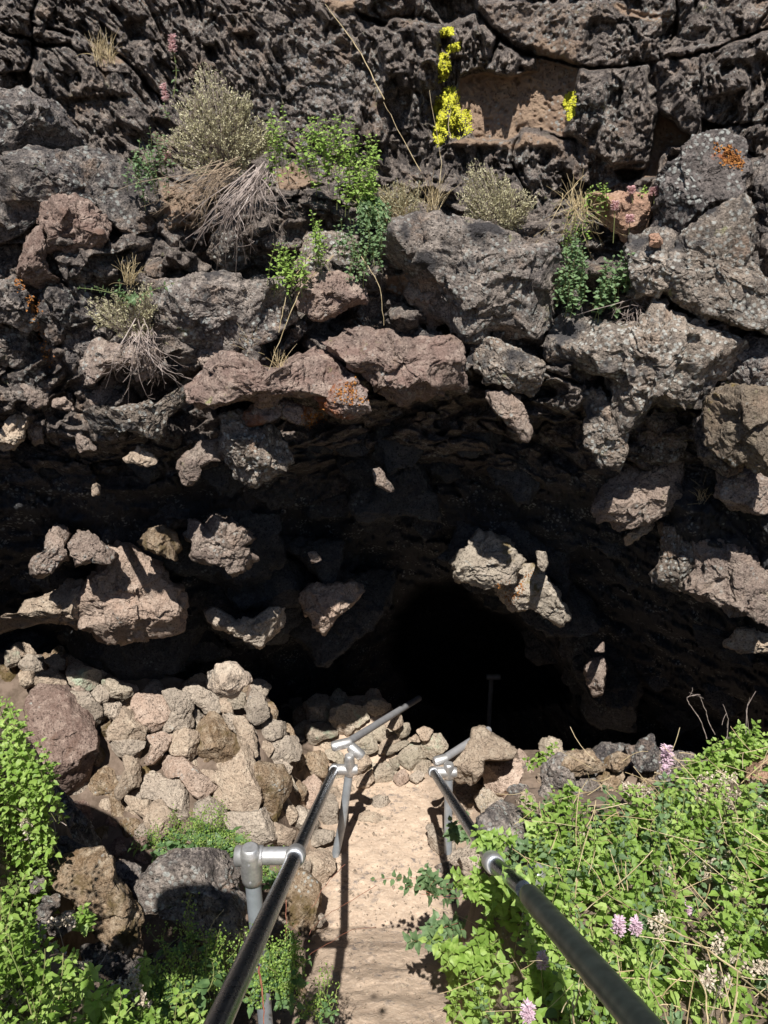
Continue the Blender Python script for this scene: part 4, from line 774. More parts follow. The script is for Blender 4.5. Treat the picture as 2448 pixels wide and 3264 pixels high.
handrail('l', 'left steel handrail with its near post and round pipe fittings')
handrail('r', 'right steel handrail overgrown by leaves, thicker sleeve nearest the viewer')
mb = MB(); pb = at(1560, 2270, 6.8); tube(mb, [pb-[0, 0, .5], pb+[0, 0, .42]], .024, 16); root = empty('rail_post', tuple(pb-[0, 0, .5]), 'faint grey post standing deep in the black cave mouth', 'post')
mb.build('post', M['greypipe'], parent=root); mb = MB(); lathe(mb, pb+[-.05, 0, .42], pb+[.09, .0, .42], [(0, .026), (.1, .03), (.9, .03), (1, .026)]); mb.build('pipe_fitting', M['greypipe'], parent=root)

# ------------------------------------------------------------------ plants
def bez(a, b, c, n=8):
    t = np.linspace(0, 1, n)[:, None]; return (1-t)**2*a+2*t*(1-t)*b+t*t*c
def rv(rs, s=1.): return rs.normal(0, s, 3)
def leafy_stem(mb, base, tip, rs, nodes=8, L=.03, taper=.55, shape='ovate', ms=1, ml=0, bend=.04, r=.0018, wr=.68, start=.15, four=False):
    base = np.array(base, float); tip = np.array(tip, float); mid = (base+tip)/2+rv(rs, bend)
    P = bez(base, mid, tip, 9); tube(mb, P, np.linspace(r, r*.5, 9), 4, ms, cap=False)
    d0 = unit(tip-base); a, b = frame_of(d0); PP = []; DD = []; NN = []; LL = []; ph = rs.uniform(0, 6.28)
    for k in range(nodes):
        t = start+(1-start)*(k+.5)/nodes; p = (1-t)**2*base+2*t*(1-t)*mid+t*t*tip; ph += math.pi/2+rs.normal(0, .3)
        l = L*(1-(1-taper)*abs(t-.35)/.65)*rs.uniform(.75, 1.2)
        for q in range(4 if four else 2):
            an = ph+q*(math.pi/2 if four else math.pi)+rs.normal(0, .2); o = math.cos(an)*a+math.sin(an)*b; up = .25+.7*t**3
            PP.append(p+o*.004); D = unit(o+d0*up+rv(rs, .18)+np.array([0, 0, -.15])); DD.append(D); NN.append(unit(d0+np.array([0, -.25, .5])-.3*o+rv(rs, .25))); LL.append(l)
    LL = np.array(LL); leaves(mb, PP, DD, NN, LL, LL*wr, shape, fold=.22, droop=.28, mi=ml)
def spike(mb, p, d, rs, L=.05, r=.013, n=90, mi=2, ms=1):
    a, b = frame_of(d); P = []; D = []
    for k in range(n):
        t = rs.rand(); an = rs.uniform(0, 6.28); o = math.cos(an)*a+math.sin(an)*b
        P.append(p+d*L*t+o*r*.35*(1-.4*t)); D.append(unit(o+.5*d+rv(rs, .15)))
    l = rs.uniform(.7, 1.2, n)*r; leaves(mb, P, D, np.tile(d, (n, 1))+rs.normal(0, .4, (n, 3)), l, l*.42, 'lance', fold=.5, droop=.1, mi=mi)
def puff(mb, p, rs, R_=.02, n=40, mi=0, l=.006, sq=.7):
    v = rs.normal(0, 1, (n, 3)); v /= np.linalg.norm(v, axis=1, keepdims=True); q = p+v*R_*rs.uniform(.3, 1, (n, 1))*np.array([1, 1, sq]); D = v+rs.normal(0, .7, (n, 3))
    leaves(mb, q, D, rs.normal(0, 1, (n, 3)), l*rs.uniform(.7, 1.3, n), l*.75, 'round', fold=.4, droop=.2, mi=mi, jag=0)
def plant(name, mb, mats, loc, label, cat, group=None, kind=None):
    o = mb.build(name, [M[m] for m in mats], loc=loc, smooth=False); return tag(o, label, cat, group, kind)
def inpoly(pl, x, y): return sdist(np.array([[x, y]], float), pl)[0] > 0
def proj(P):
    P = np.asarray(P, float); dep = P[1]*cp-P[2]*sp_; dn = -P[1]*sp_-P[2]*cp; return 1224+FL*P[0]/dep, 1632+FL*dn/dep

# right bank greenery: one mass nobody could count
rs = np.random.RandomState(5)
PR = np.array([[1500, 3264], [1430, 3130], [1450, 2960], [1560, 2830], [1600, 2730], [1640, 2600], [1680, 2500], [1800, 2480], [1960, 2500], [2110, 2450], [2230, 2400], [2460, 2390], [3300, 2390], [3700, 3500], [1500, 3600]], float)
mb = MB(); cnt = 0
for _ in range(9000):
    x = rs.uniform(.12, 2.3); y = rs.uniform(.75, 2.75); z = float(ground(x, y)); h = rs.uniform(.16, .30)
    top = np.array([x+rs.normal(0, .05), y+rs.normal(-.02, .05), z+h]); px, py = proj(top)
    if not inpoly(PR, px, py) or cnt > 860: continue
    pb_ = proj((x, y, z)); 
    if px < 1700 and py > 2900 and pb_[0] < 1400: continue
    dens = 1.0
    if 2050 < px < 2500 and py > 2650: dens = .5
    if rs.rand() > dens: continue
    cnt += 1; near = rs.uniform(.8, 1.2)
    leafy_stem(mb, (x, y, z-.02), top, rs, nodes=int(7+3*rs.rand()), L=.038*near*rs.uniform(.65, 1.3), taper=.45, ms=1, ml=(2 if rs.rand() < .16 else 0), bend=.03)
plant('leafy_ground_cover', mb, ['leaf', 'stem', 'leafblue'], (1.0, 1.8, -2.1), 'dense bright green nettle-like plants covering the right bank', 'ground cover', kind='stuff')
print('right stems', cnt)
# dull creeping leaves under the right rail beside the path
def sprig(c, cx, cy, yy, n, L, mats, label, seed, spread=60, up=.1, group=None, shape='ovate', nodes=6, name='leafy_plant', taper=.7, ln=.12, cat='plant', droop=0):
    rs = np.random.RandomState(seed); pl = poly(c, '%f,%f' % (cx, cy))[0]; b = at(pl[0], pl[1], yy) if yy else ray(*pl)*(crange(*pl)-.03)
    mb = MB(); m_ = np.linalg.norm(b)/FL
    for k in range(n):
        t = b+np.array([rs.normal(0, spread*m_), -abs(rs.normal(0, spread*m_*.5)), rs.uniform(.3, 1)*up-droop*rs.rand()]); q = b+rv(rs, spread*m_*.25)
        leafy_stem(mb, q, t+unit(t-q)*ln*.2, rs, nodes=nodes, L=L, taper=taper, shape=shape, ms=1, ml=0, bend=.02, r=.0014)
    plant(name, mb, mats, b, label, cat, group); return b
GP = 'plants growing among the rocks'
sprig('I', 190, 520, 2.52, 9, .045, ['leafblue', 'redstem'], 'dusty green weed sprawling onto the path below the right rail', 21, 75, .12, GP)
sprig('I', 240, 730, 2.2, 6, .05, ['leafblue', 'redstem'], 'lower dusty weed lying on the path edge near the bank', 22, 50, .08, GP)
sprig('I', 315, 300, 2.9, 6, .04, ['leafblue', 'stem'], 'small dusty sprig in front of the right far post', 23, 35, .12, GP)
sprig('I', 350, 850, 1.95, 9, .04, ['leaf', 'stem'], 'bright leafy tuft leaning over the path edge at bottom', 24, 60, .14, GP)
sprig('I', 560, 545, 1.72, 6, .04, ['leaf', 'stem'], 'bright sprig poking over the end of the thick rail sleeve', 25, 45, .1, GP)
sprig('I', 450, 350, 2.0, 8, .032, ['leaf', 'stem'], 'bright sprig crossing the right rail near its clamp', 26, 55, .12, GP)
sprig('I', 480, 600, 1.95, 22, .036, ['leaf', 'stem'], 'bright leaves crowding the right rail below its clamp', 28, 75, .22, GP)
def clump(c, area, yy, n, L, lab, seed, h=.2, mats=('leaf', 'stem')): ledge_nettle(c, area, yy, n, L, lab, seed, mats=mats, h=h, nodes=7)
sprig('r', 780, 290, 3.2, 5, .03, ['leaf', 'stem'], 'little sprig below the cream ridged stone', 27, 25, .14, GP)
# left side masses
rs = np.random.RandomState(8); mb = MB(); cnt = 0
PL1 = np.array([[-200, 2950], [0, 2930], [120, 2990], [250, 3020], [330, 3110], [420, 3150], [640, 3160], [700, 3300], [700, 3700], [-200, 3700]], float)
PL2 = np.array([[-300, 2180], [20, 2190], [110, 2290], [150, 2420], [120, 2520], [120, 2650], [100, 2760], [110, 2900], [60, 3000], [-300, 3000]], float)
for _ in range(9000):
    x = rs.uniform(-1.9, -.22); y = rs.uniform(.7, 2.35); z = float(ground(x, y)); hi = .46 if x < -.95 else .2; h = rs.uniform(.5, 1)*hi
    top = np.array([x+rs.normal(0, .05), y+rs.normal(0, .05), z+h]); px, py = proj(top)
    if cnt > 560: break
    a, b_ = inpoly(PL1, px, py), inpoly(PL2, px, py)
    if not (a or b_): continue
    cnt += 1; leafy_stem(mb, (x, y, z-.02), top, rs, nodes=8, L=.026*rs.uniform(.7, 1.4), taper=.5, ms=1, ml=0, bend=.03)
plant('leafy_ground_cover', mb, ['leaf', 'stem'], (-.8, 1.5, -1.9), 'light green weeds covering the left bank below the boulders', 'ground cover', kind='stuff')
print('left stems', cnt)
for i, (x, y, lab) in enumerate([(560, 600, 'leafy shoot'), (960, 920, 'tall'), (1450, 1100, 'by post')]): pass
def shoot(c, bx, by, tx, ty, yy, L, lab, seed, mats=('leaf', 'stem'), nodes=11, cat='plant', name='leafy_plant', flower=None, fl=.05, fr=.014, taper=.3, dy=0.):
    rs = np.random.RandomState(seed); b = at(*poly(c, '%f,%f' % (bx, by))[0], yy); t = at(*poly(c, '%f,%f' % (tx, ty))[0], yy-dy); mb = MB()
    if L: leafy_stem(mb, b, t, rs, nodes=nodes, L=L, taper=taper, ms=1, ml=0, bend=.015, r=.002, start=.05)
    else: tube(mb, bez(b, (b+t)/2+rv(rs, .01), t), .0014, 4, 1, cap=False)
    o = plant(name, mb, mats, b, lab, cat, GP if not flower else 'flower stalks')
    if flower:
        m2 = MB(); d = unit(t-b+np.array([0, 0, .02])); spike(m2, t-d*.01, d, rs, fl, fr, 130, mi=0); m2.build('flower_head', [M[flower]], parent=o, loc=tuple(t), smooth=False)
    return o
shoot('s', 560, 760, 560, 590, 1.62, .035, 'upright green shoot in front of the ribbed boulder', 31)
shoot('s', 930, 1200, 960, 930, 1.45, .035, 'upright green shoot at the bottom left of the near post', 32)
shoot('s', 930, 1170, 990, 990, 1.5, .03, 'smaller shoot leaning right beside the upright bottom one', 33)
shoot('s', 800, 1300, 760, 1140, 1.4, .03, 'short shoot at the bottom edge, left of the upright one', 34)
shoot('H', 30, 260, 80, 200, 2.0, .03, 'shoot with pointed tip at the left edge above the boulders', 35)
# seedy yellow-green weeds round the near post and below the rubble
def seedweed(c, cx, cy, yy, n, h, lab, seed, spread=45, lf=.018, mats=('leafdark', 'stem', 'leaf')):
    rs = np.random.RandomState(seed); b = at(*poly(c, '%f,%f' % (cx, cy))[0], yy); m_ = np.linalg.norm(b)/FL; mb = MB()
    for k in range(n):
        q = b+np.array([rs.normal(0, spread*m_), rs.normal(0, .03), rs.normal(0, .01)]); t = q+np.array([rs.normal(0, .03), rs.normal(0, .03), h*rs.uniform(.5, 1.1)]); P = bez(q, (q+t)/2+rv(rs, .02), t, 9)
        tube(mb, P, .0011, 4, 1, cap=False)
        for j in range(3, 9): 
            v = rs.normal(0, 1, (7, 3)); pp = P[j]+v*.009; leaves(mb, pp, v, rs.normal(0, 1, (7, 3)), .006, .006, 'round', mi=2, jag=0)
        leafy_stem(mb, q, q+(t-q)*.45+rv(rs, .02), rs, nodes=3, L=lf*2.0, ms=1, ml=0, bend=.01)
    plant('seeding_weed', mb, mats, b, lab, 'plant', GP)
seedweed('p', 500, 740, 2.62, 12, .12, 'seeding weed spreading under the orange-tipped stone', 41, 60)
seedweed('p', 640, 740, 2.55, 16, .2, 'tall seeding weed in front of the rubble', 42, 60, .026)
seedweed('p', 800, 740, 2.5, 16, .2, 'broad-leaved seeding weed left of the pipe fitting', 43, 50, .03)
seedweed('p', 900, 800, 2.3, 10, .12, 'seeding weed touching the near pipe fitting', 44, 30)
seedweed('p', 1150, 930, 2.2, 9, .12, 'seeding weed right of the near post', 45, 30)
seedweed('s', 1480, 1150, 1.7, 22, .16, 'pale seeding weed left of the near post', 46, 70, .014)
seedweed('s', 1280, 1000, 1.65, 14, .16, 'seeding weed in front of the rounded pitted boulder', 47, 45, .016)
seedweed('s', 1130, 1260, 1.5, 14, .12, 'dark shaded weed below the black shadow', 48, 60, .022)
seedweed('e', 780, 1560, 1.62, 20, .13, 'seeding weed between the near post and the path', 49, 70, .016)
seedweed('e', 1200, 1750, 1.75, 8, .13, 'small seeding weed at the bottom edge of the path', 50, 22, .012)
seedweed('F', 620, 2080, 1.72, 10, .12, 'weed at the foot of the tall mossy stone', 51, 40, .016)
# flower stalks
FLW = [('I', 690, 960, 685, 850, 1.55, .05, 'lilac flower head standing over the lower path bank'), ('I', 625, 1130, 622, 1080, 1.25, .055, 'lilac flower spike cut by the bottom edge'),
 ('I', 1010, 760, 1012, 700, 1.45, .045, 'lilac flower left of a pair beside the thick rail'), ('I', 1085, 780, 1088, 700, 1.5, .04, 'lilac flower right of a pair beside the thick rail'),
 ('I', 1300, 900, 1305, 630, 1.7, .045, 'lilac spike among the dry stalks at right'), ('I', 1545, 620, 1550, 500, 1.9, .03, 'small lilac flower near the right edge'), ('I', 1625, 620, 1628, 535, 1.9, .035, 'dull lilac flower at the right edge'),
 ('G', 1225, 1150, 1222, 1085, 2.4, .085, 'tall lilac-pink spike in front of the mossy tan rock'), ('I', 1215, 150, 1218, 15, 2.3, .03, 'faint lilac head under the tall pink spike')]
for i, (c, bx, by, tx, ty, yy, fl, lab) in enumerate(FLW): shoot(c, bx, by, tx, ty, yy, 0, lab, 60+i, flower='lilac', fl=fl, fr=.014 if fl < .08 else .02, name='wildflower', cat='flower')
PKF = [('A', 748, 420, 745, 215, 3.62, .06, 'highest pink flower spike over the grey bush'), ('A', 735, 520, 715, 425, 3.58, .06, 'middle pink flower spike at the top left of the grey bush'), ('A', 830, 600, 840, 515, 3.5, .06, 'pink flower spike in front of the grey bush'),
 ('A', 740, 720, 725, 685, 3.45, .03, 'small pink flower low on the left of the grey bush'), ('B', 990, 1050, 998, 900, 3.3, .035, 'pale pink flower in front of the orange-tan block'), ('B', 1060, 1060, 1062, 955, 3.3, .03, 'lower pale pink flower in front of the orange-tan block'),
 ('B', 1075, 880, 1070, 830, 3.4, .03, 'pale pink flower above the orange-tan block, left one'), ('B', 1165, 890, 1165, 835, 3.4, .03, 'pale pink flower above the orange-tan block, right one')]
for i, (c, bx, by, tx, ty, yy, fl, lab) in enumerate(PKF): shoot(c, bx, by, tx, ty, yy, .022 if i < 2 else 0, lab, 80+i, mats=('leafblue', 'stem'), nodes=5, flower='pinkpetal', fl=fl, fr=.015, name='wildflower', cat='flower')
# dry stalks on the right bank
def stalk(c, pts, ys, lab, mat='straw', r=.0022, name='dry_stalk', grp='dry stalks', cat='dry stalk', br=0, seed=0):
    pl = poly(c, pts); P = np.array([at(p[0], p[1], y) for p, y in zip(pl, np.linspace(ys[0], ys[1], len(pl)))]); t = np.linspace(0, len(P)-1, len(P)*4)
    Q = np.stack([np.interp(t, np.arange(len(P)), P[:, k]) for k in range(3)], 1); rs = np.random.RandomState(seed); Q[1:-1] = .25*Q[:-2]+.5*Q[1:-1]+.25*Q[2:]; Q += rs.normal(0, .0012, Q.shape)
    mb = MB(); tube(mb, Q, np.linspace(r, r*.5, len(Q)), 5, 0)
    for k in range(br):
        i = rs.randint(len(Q)//3, len(Q)-1); d = unit(Q[i]-Q[i-1]+rv(rs, .5)); tube(mb, bez(Q[i], Q[i]+d*.03, Q[i]+d*rs.uniform(.04, .09)+rv(rs, .012), 5), r*.45, 4, 0)
    plant(name, mb, [mat], Q[0], lab, cat, grp)
ST = [('I', '1540,890 1340,745 1150,650 1040,590 935,525', (1.35, 1.75), 'long straw stalk slanting above the lilac pair', .003), ('I', '1330,850 1260,760 1235,640 1225,480 1235,370', (1.55, 2.1), 'pale upright stalk left of the lilac spike', .003),
 ('I', '1300,870 1250,800 1230,700 1260,580 1170,560 1000,470 930,360', (1.6, 2.0), 'grey stalk arching up to the left', .0022), ('I', '1500,900 1380,800 1330,700 1280,600 1290,560', (1.5, 1.9), 'white-grey stalk beside the lilac spike', .003),
 ('I', '1420,900 1400,780 1420,650 1410,540', (1.6, 1.9), 'orange-brown stalk near the right edge', .002), ('I', '1130,640 1135,480 1115,370', (1.7, 2.1), 'straw stem with a tufted top', .002), ('I', '1560,900 1490,700 1500,560', (1.6, 1.9), 'thin straw stalk third from the right edge', .002),
 ('I', '1659,1000 1540,900 1480,860', (1.3, 1.5), 'short straw stalk at the lower right', .003), ('I', '1230,1106 1180,1000 1110,890', (1.2, 1.4), 'pale straw at the bottom right of the sleeve', .003), ('I', '1400,1106 1390,960 1330,870 1270,870', (1.25, 1.45), 'bent straw near the bottom right corner', .003),
 ('I', '820,1106 815,1040 822,965', (1.2, 1.3), 'short pale straw right of the bottom flower', .003), ('I', '610,910 580,860 550,810', (1.4, 1.6), 'pale twig left of the lower lilac flower', .0022), ('I', '960,1020 870,940 840,870', (1.3, 1.45), 'thin straw below the thick rail sleeve', .002),
 ('B', '290,600 275,540 290,470', (3.75, 3.8), 'fine straw standing before the yellow lichen', .0018), ('A', '1659,430 1560,230 1460,90 1405,20', (3.5, 3.9), 'very long straw crossing the drip-textured wall', .0028),
 ('B', '160,740 80,600 0,440', (3.55, 3.7), 'straw stem at the right end of the drip wall', .002), ('B', '240,790 250,700 195,390', (3.6, 3.7), 'thin straw in front of the left yellow lichen', .0018),
 ('C', '1440,0 1300,140 1240,280 1160,500', (3.25, 3.1), 'long pale stem hanging from the ledge plants', .0026), ('C', '1340,0 1250,120 1215,260 1205,330', (3.25, 3.15), 'shorter pale stem hanging beside the long one', .0024), ('C', '1560,0 1640,120 1659,300', (3.25, 3.15), 'thin arching stem on the pinkish block', .002),
 ('e', '1380,430 1250,560 1080,820 890,1040', (2.0, 1.85), 'thin red stem arching over the path edge', .0012), ('e', '1659,615 1400,770 1210,880 1080,1010 870,1500', (2.1, 1.7), 'long red stem leaning over the path', .0013), ('e', '1659,980 1450,1000 1280,1090 1080,1220 880,1390', (2.0, 1.65), 'red stem arching low over the path', .0013),
 ('e', '860,740 862,1100 880,1500', (1.9, 1.65), 'upright red stem in front of the mossy path stone', .0016), ('e', '620,1330 650,1550 670,1836', (1.45, 1.3), 'reddish knotted stalk beside the near post', .0035), ('s', '1360,840 1400,720 1480,620', (1.75, 1.8), 'pale curved stalk before the rounded pitted boulder', .002), ('s', '600,1065 660,990 710,900', (1.45, 1.5), 'grey branched twig against the black shadow', .003)]
for i, (c, s, ys, lab, r) in enumerate(ST): stalk(c, s, ys, lab, 'redstem' if 'red' in lab.split() or 'reddish' in lab else ('twig' if 'grey' in lab else 'straw'), r*.8, br=0 if 'long' in lab or 'hang' in lab else (2 if i < 13 else 0), seed=i)
# dead twigs at left edge
for i, (s, ys, lab) in enumerate([('20,140 120,200 180,160 250,60', (1.9, 2.0), 'grey dead twig at the left edge, upper one'), ('60,330 150,290 220,230 235,190', (1.9, 2.0), 'grey dead twig at the left edge, lower one'), ('0,90 60,40 130,-20 200,-60', (2.0, 2.1), 'grey dead twig crossing the left weeds')]): stalk('H', s, ys, lab, 'twig', .003, name='dead_twig', grp='dead twigs', cat='twig', br=7, seed=90+i)
for i, (s, ys, lab) in enumerate([('1395,980 1370,900 1320,830 1305,800 1345,790', (2.3, 2.3), 'curled grey dead stalk at the edge of the cave shade'), ('1430,960 1400,900 1380,830 1360,790', (2.3, 2.3), 'straight grey dead stalk beside the curled one'), ('1480,980 1490,900 1465,830', (2.3, 2.3), 'thin dead stalk in the middle of three'), ('1580,960 1565,860 1580,800', (2.3, 2.3), 'dead stalk rising nearest the right edge')]): stalk('G', s, ys, lab, 'twig', .0016, name='dead_stalk', grp='dead stalks before the cave', cat='dry stalk', br=2, seed=95+i)
# pale seed heads over the right bank
rs = np.random.RandomState(15)
SH = [(1450, 90, 2.25), (1400, 130, 2.2), (1500, 60, 2.3), (1460, 200, 2.15), (1530, 140, 2.2), (1590, 320, 2.0), (1330, 350, 2.0), (1350, 230, 2.1), (1140, 160, 2.2), (1060, 90, 2.4), (1120, 100, 2.35), (1470, 380, 1.95), (1520, 420, 1.9), (1610, 180, 2.1), (1250, 210, 2.1), (1560, 350, 1.95), (1600, 100, 2.2), (1410, 460, 1.85), (1500, 800, 1.5), (1600, 860, 1.45), (1450, 950, 1.35), (1180, 420, 1.9), (870, 310, 2.1), (1190, 690, 1.6), (1480, 560, 1.8), (1420, 60, 2.3), (1370, 80, 2.3)]
for i, (x, y, yy) in enumerate(SH):
    mb = MB(); p = at(*poly('I', '%f,%f' % (x, y))[0], yy); b = p+[rs.normal(0, .02), 0, -.18]; tube(mb, bez(b, (b+p)/2+rv(rs, .01), p, 5), .0013, 4, 0, cap=False)
    for k in range(5): puff(mb, p+rs.normal(0, .018, 3), rs, .016, 30, 0, .010)
    plant('seed_head', mb, ['seed'], p, 'pale dry seed head above the green plants on the right bank', 'seed head', 'dry seed heads on the right bank')
for i, (x, y, yy) in enumerate([(280, 780, 1.5), (380, 730, 1.55), (390, 920, 1.45), (390, 1080, 1.35), (310, 1210, 1.3), (200, 1040, 1.35), (130, 1340, 1.2), (850, 1110, 1.4), (490, 1100, 1.38), (30, 1240, 1.2), (520, 1150, 1.35), (160, 70, 1.9), (920, 1270, 1.35), (250, 960, 1.4)]):
    mb = MB(); p = at(*poly('s', '%f,%f' % (x, y))[0], yy)
    for k in range(5): puff(mb, p+rs.normal(0, .015, 3), rs, .014, 28, 0, .009)
    tube(mb, bez(p+[0, 0, -.14], p+[.01, 0, -.07], p, 5), .0012, 4, 0, cap=False)
    plant('seed_head', mb, ['seed'], p, 'woolly dry seed head among the weeds at lower left', 'seed head', 'dry seed heads at lower left')
# straw litter through the right bank
mb = MB()
for k in range(560):
    x, y = rs.uniform(.5, 1.5), rs.uniform(.9, 2.3); 
    if rs.rand() < .3: x = rs.uniform(.3, 1.5)
    z = float(ground(x, y))+rs.uniform(.05, .26); d = unit(rs.normal(0, 1, 3)*[1, 1, .7]); a = np.array([x, y, z]); L_ = rs.uniform(.05, .2); tube(mb, bez(a, a+d*L_*.5+rv(rs, .012), a+d*L_, 5), rs.uniform(.0007, .0015), 4, 0, cap=False)
plant('dry_grass', mb, ['straw'], (1, 1.6, -2), 'fine straw-coloured dry stems tangled through the right bank', 'dry grass', kind='stuff')

# --- ledge bushes
def bush(name, c, cx, cy, rx, ry, yy, n, lab, seed, mats=('sage', 'twig'), up=(0, .9), leaf=.006, lpn=26, base=None, dep=.12, cat='bush', grp='bushes on the cliff ledge', twist=.02, lw=.5):
    rs = np.random.RandomState(seed); cpx = poly(c, '%f,%f' % (cx, cy))[0]; k = CR[c][2]; rx, ry = rx/k, ry/k; bpx = poly(c, '%f,%f' % base)[0] if base else cpx+[0, ry]
    b = at(*bpx, yy+.05); mb = MB(); m2 = MB()
    for i in range(n):
        an = rs.uniform(0, 2*math.pi); rr = math.sqrt(rs.rand())*1.0; rr = rr if rs.rand() < .5 else rs.uniform(.75, 1.05); e = cpx+[rx*rr*math.cos(an), ry*rr*math.sin(an)]
        if True: q_ = 1+.22*math.sin(3*an+seed)+.15*math.sin(7*an+2*seed)+rs.normal(0, .06); e = cpx+(e-cpx)*q_
        if math.sin(an) > .5 and rs.rand() < .6: continue
        t = at(e[0], e[1], yy-dep*rs.rand()*math.sqrt(max(0, 1.1-rr*rr))); q = b+rs.normal(0, .02, 3); P = bez(q, (q+t)/2+rv(rs, twist)+[0, -.02, 0], t, 8); tube(m2, P, np.linspace(.0016, .0007, 8), 3, 0, cap=False)
        T_ = rs.uniform(.45, 1.0, lpn)**.8; pp = np.stack([np.interp(T_*7, np.arange(8), P[:, j]) for j in range(3)], 1)+rs.normal(0, .004, (lpn, 3)); D = (t-q)/np.linalg.norm(t-q)*.8+rs.normal(0, .5, (lpn, 3))
        leaves(mb, pp, D, rs.normal(0, 1, (lpn, 3)), leaf*rs.uniform(.6, 1.5, lpn), leaf*lw, 'round', fold=.3, droop=.1, jag=0)
    root = empty(name, tuple(b), lab, cat, grp); m2.build('branches', [M[mats[1]]], parent=root, smooth=False); mb.build('foliage', [M[mats[0]]], parent=root, smooth=False); return b
bush('bush', 'A', 935, 545, 215, 200, 3.48, 620, 'large rounded grey-green bush on the cliff ledge, left of centre', 101, base=(980, 740), leaf=.0085)
bush('bush', 'B', 465, 880, 150, 150, 3.50, 330, 'silvery grey-green bush on the right part of the ledge', 102, base=(500, 1030), leaf=.009)
bush('bush', 'A', 1620, 960, 70, 90, 3.42, 90, 'small blue-green leafy bush hanging beside the nettles', 103, mats=('leafblue', 'stem'), leaf=.014, lpn=9, base=(1560, 830), lw=.9)
bush('bush', 'B', 60, 880, 110, 110, 3.50, 150, 'small dry brownish bush between the nettles and the silvery bush', 104, mats=('sage', 'straw'), base=(80, 990), leaf=.006)
bush('bush', 'C', 540, 240, 140, 110, 3.22, 150, 'small leafy bush with dead lower twigs on the left cliff', 105, mats=('sage', 'twig'), base=(600, 350), leaf=.008)
sprig('C', 560, 200, 3.2, 8, .02, ['leafblue', 'stem'], 'green shoots growing through the small leafy bush', 106, 60, .08, GP)
def roots(name, c, bx, by, fan, yy, n, lab, seed, mat='twig', r=.0016, grp='dead roots and twigs on the cliff'):
    rs = np.random.RandomState(seed); b = poly(c, '%f,%f' % (bx, by))[0]; mb = MB(); F_ = poly(c, fan)
    for i in range(n):
        k = rs.rand()*(len(F_)-1); j = int(k); e = F_[j]+(F_[j+1]-F_[j])*(k-j); s = b+rs.normal(0, 22, 2); f = rs.uniform(.55, 1.05); e = s+(e-s)*f
        ts = np.linspace(0, 1, 11)[:, None]; px = s+(e-s)*ts+np.cumsum(np.cumsum(rs.normal(0, 3.4, (11, 2)), 0), 0)*[1, .5]; px[:, 0] += (e[0]-s[0])*.25*np.sin(ts[:, 0]*math.pi)
        yq = yy-.13*np.sin(ts[:, 0]*math.pi*.8)-.05*rs.rand()+.06*ts[:, 0]; P = at(px[:, 0], px[:, 1], yq); tube(mb, P, np.linspace(r*1.3, r*.5, 11), 3, 0, cap=False)
        for q in range(3):
            i0 = rs.randint(3, 10); d = unit(P[i0]-P[i0-1]+rv(rs, .012)); tube(mb, bez(P[i0], P[i0]+d*.02, P[i0]+d*.04+rv(rs, .012), 4), r*.5, 3, 0, cap=False)
    plant(name, mb, [mat], at(b[0], b[1], yy), lab, 'dead twigs', grp)
roots('dead_twigs', 'A', 1120, 760, '880,1080 960,1120 1040,1080 1130,1000 1165,900', 3.36, 80, 'grey tangle of dead roots hanging below the large bush', 111)
roots('dead_twigs', 'A', 1000, 740, '700,880 740,960 800,1000 880,880', 3.40, 60, 'brown mat of dead stems drooping left below the large bush', 112, 'brownstem', .0012)
roots('dead_twigs', 'C', 600, 340, '540,640 580,560 620,560 650,440', 3.14, 40, 'grey dead twigs dangling below the small leafy bush', 113)
roots('dead_twigs', 'B', 830, 860, '780,1050 830,1080 860,1010', 3.42, 30, 'dry grass strands hanging left of the orange-tan block', 114, 'straw', .0012)
roots('dead_twigs', 'D', 1085, 190, '1060,310 1080,320 1110,300', 3.32, 16, 'short dry twigs in the gap above the lichen-spotted boulder', 115, 'twig', .0014)
# nettles on the ledge
def ledge_nettle(c, area, yy, n, L, lab, seed, mats=('leaf', 'stem'), h=.16, name='leafy_plant', nodes=6, wr=.7):
    rs = np.random.RandomState(seed); pl = poly(c, area); mb = MB(); k = 0; lo, hi = pl.min(0), pl.max(0); b0 = at(*pl.mean(0), yy)
    while k < n:
        p = rs.uniform(lo, hi)
        if not inpoly(pl, *p): continue
        k += 1; t = at(p[0], p[1], yy-.1*rs.rand()); q = t+np.array([rs.normal(0, .02), .05, -h*rs.uniform(.6, 1.1)]); leafy_stem(mb, q, t, rs, nodes=nodes, L=L, taper=.5, ms=1, ml=0, bend=.012, r=.0014, wr=wr)
    plant(name, mb, mats, b0, lab, 'plant', 'leafy plants on the cliff ledge')
ledge_nettle('A', '1180,420 1240,470 1230,620 1180,680 1140,600 1160,480', 3.46, 16, .022, 'green nettle tuft touching the right side of the large bush', 121)
ledge_nettle('A', '1270,540 1330,480 1450,480 1570,520 1640,600 1620,700 1560,760 1480,760 1380,680 1280,640', 3.48, 62, .024, 'wide green nettle clump in the middle of the ledge', 122)
ledge_nettle('A', '1480,700 1620,640 1640,760 1600,850 1540,850', 3.44, 26, .024, 'nettle stems trailing down from the green clump', 123)
ledge_nettle('A', '580,620 640,540 720,560 700,680 600,740 550,720', 3.48, 22, .022, 'pale green leafy plant left of the large bush', 124, mats=('leafblue', 'stem'))
ledge_nettle('A', '1290,960 1340,900 1390,940 1380,1060 1290,1020', 3.24, 12, .02, 'bright green tuft on the rock face below the nettles', 125)
ledge_nettle('A', '1190,1040 1300,1030 1320,1100 1250,1150 1190,1110', 3.22, 16, .022, 'lowest bright green tuft beside the hanging stems', 126)
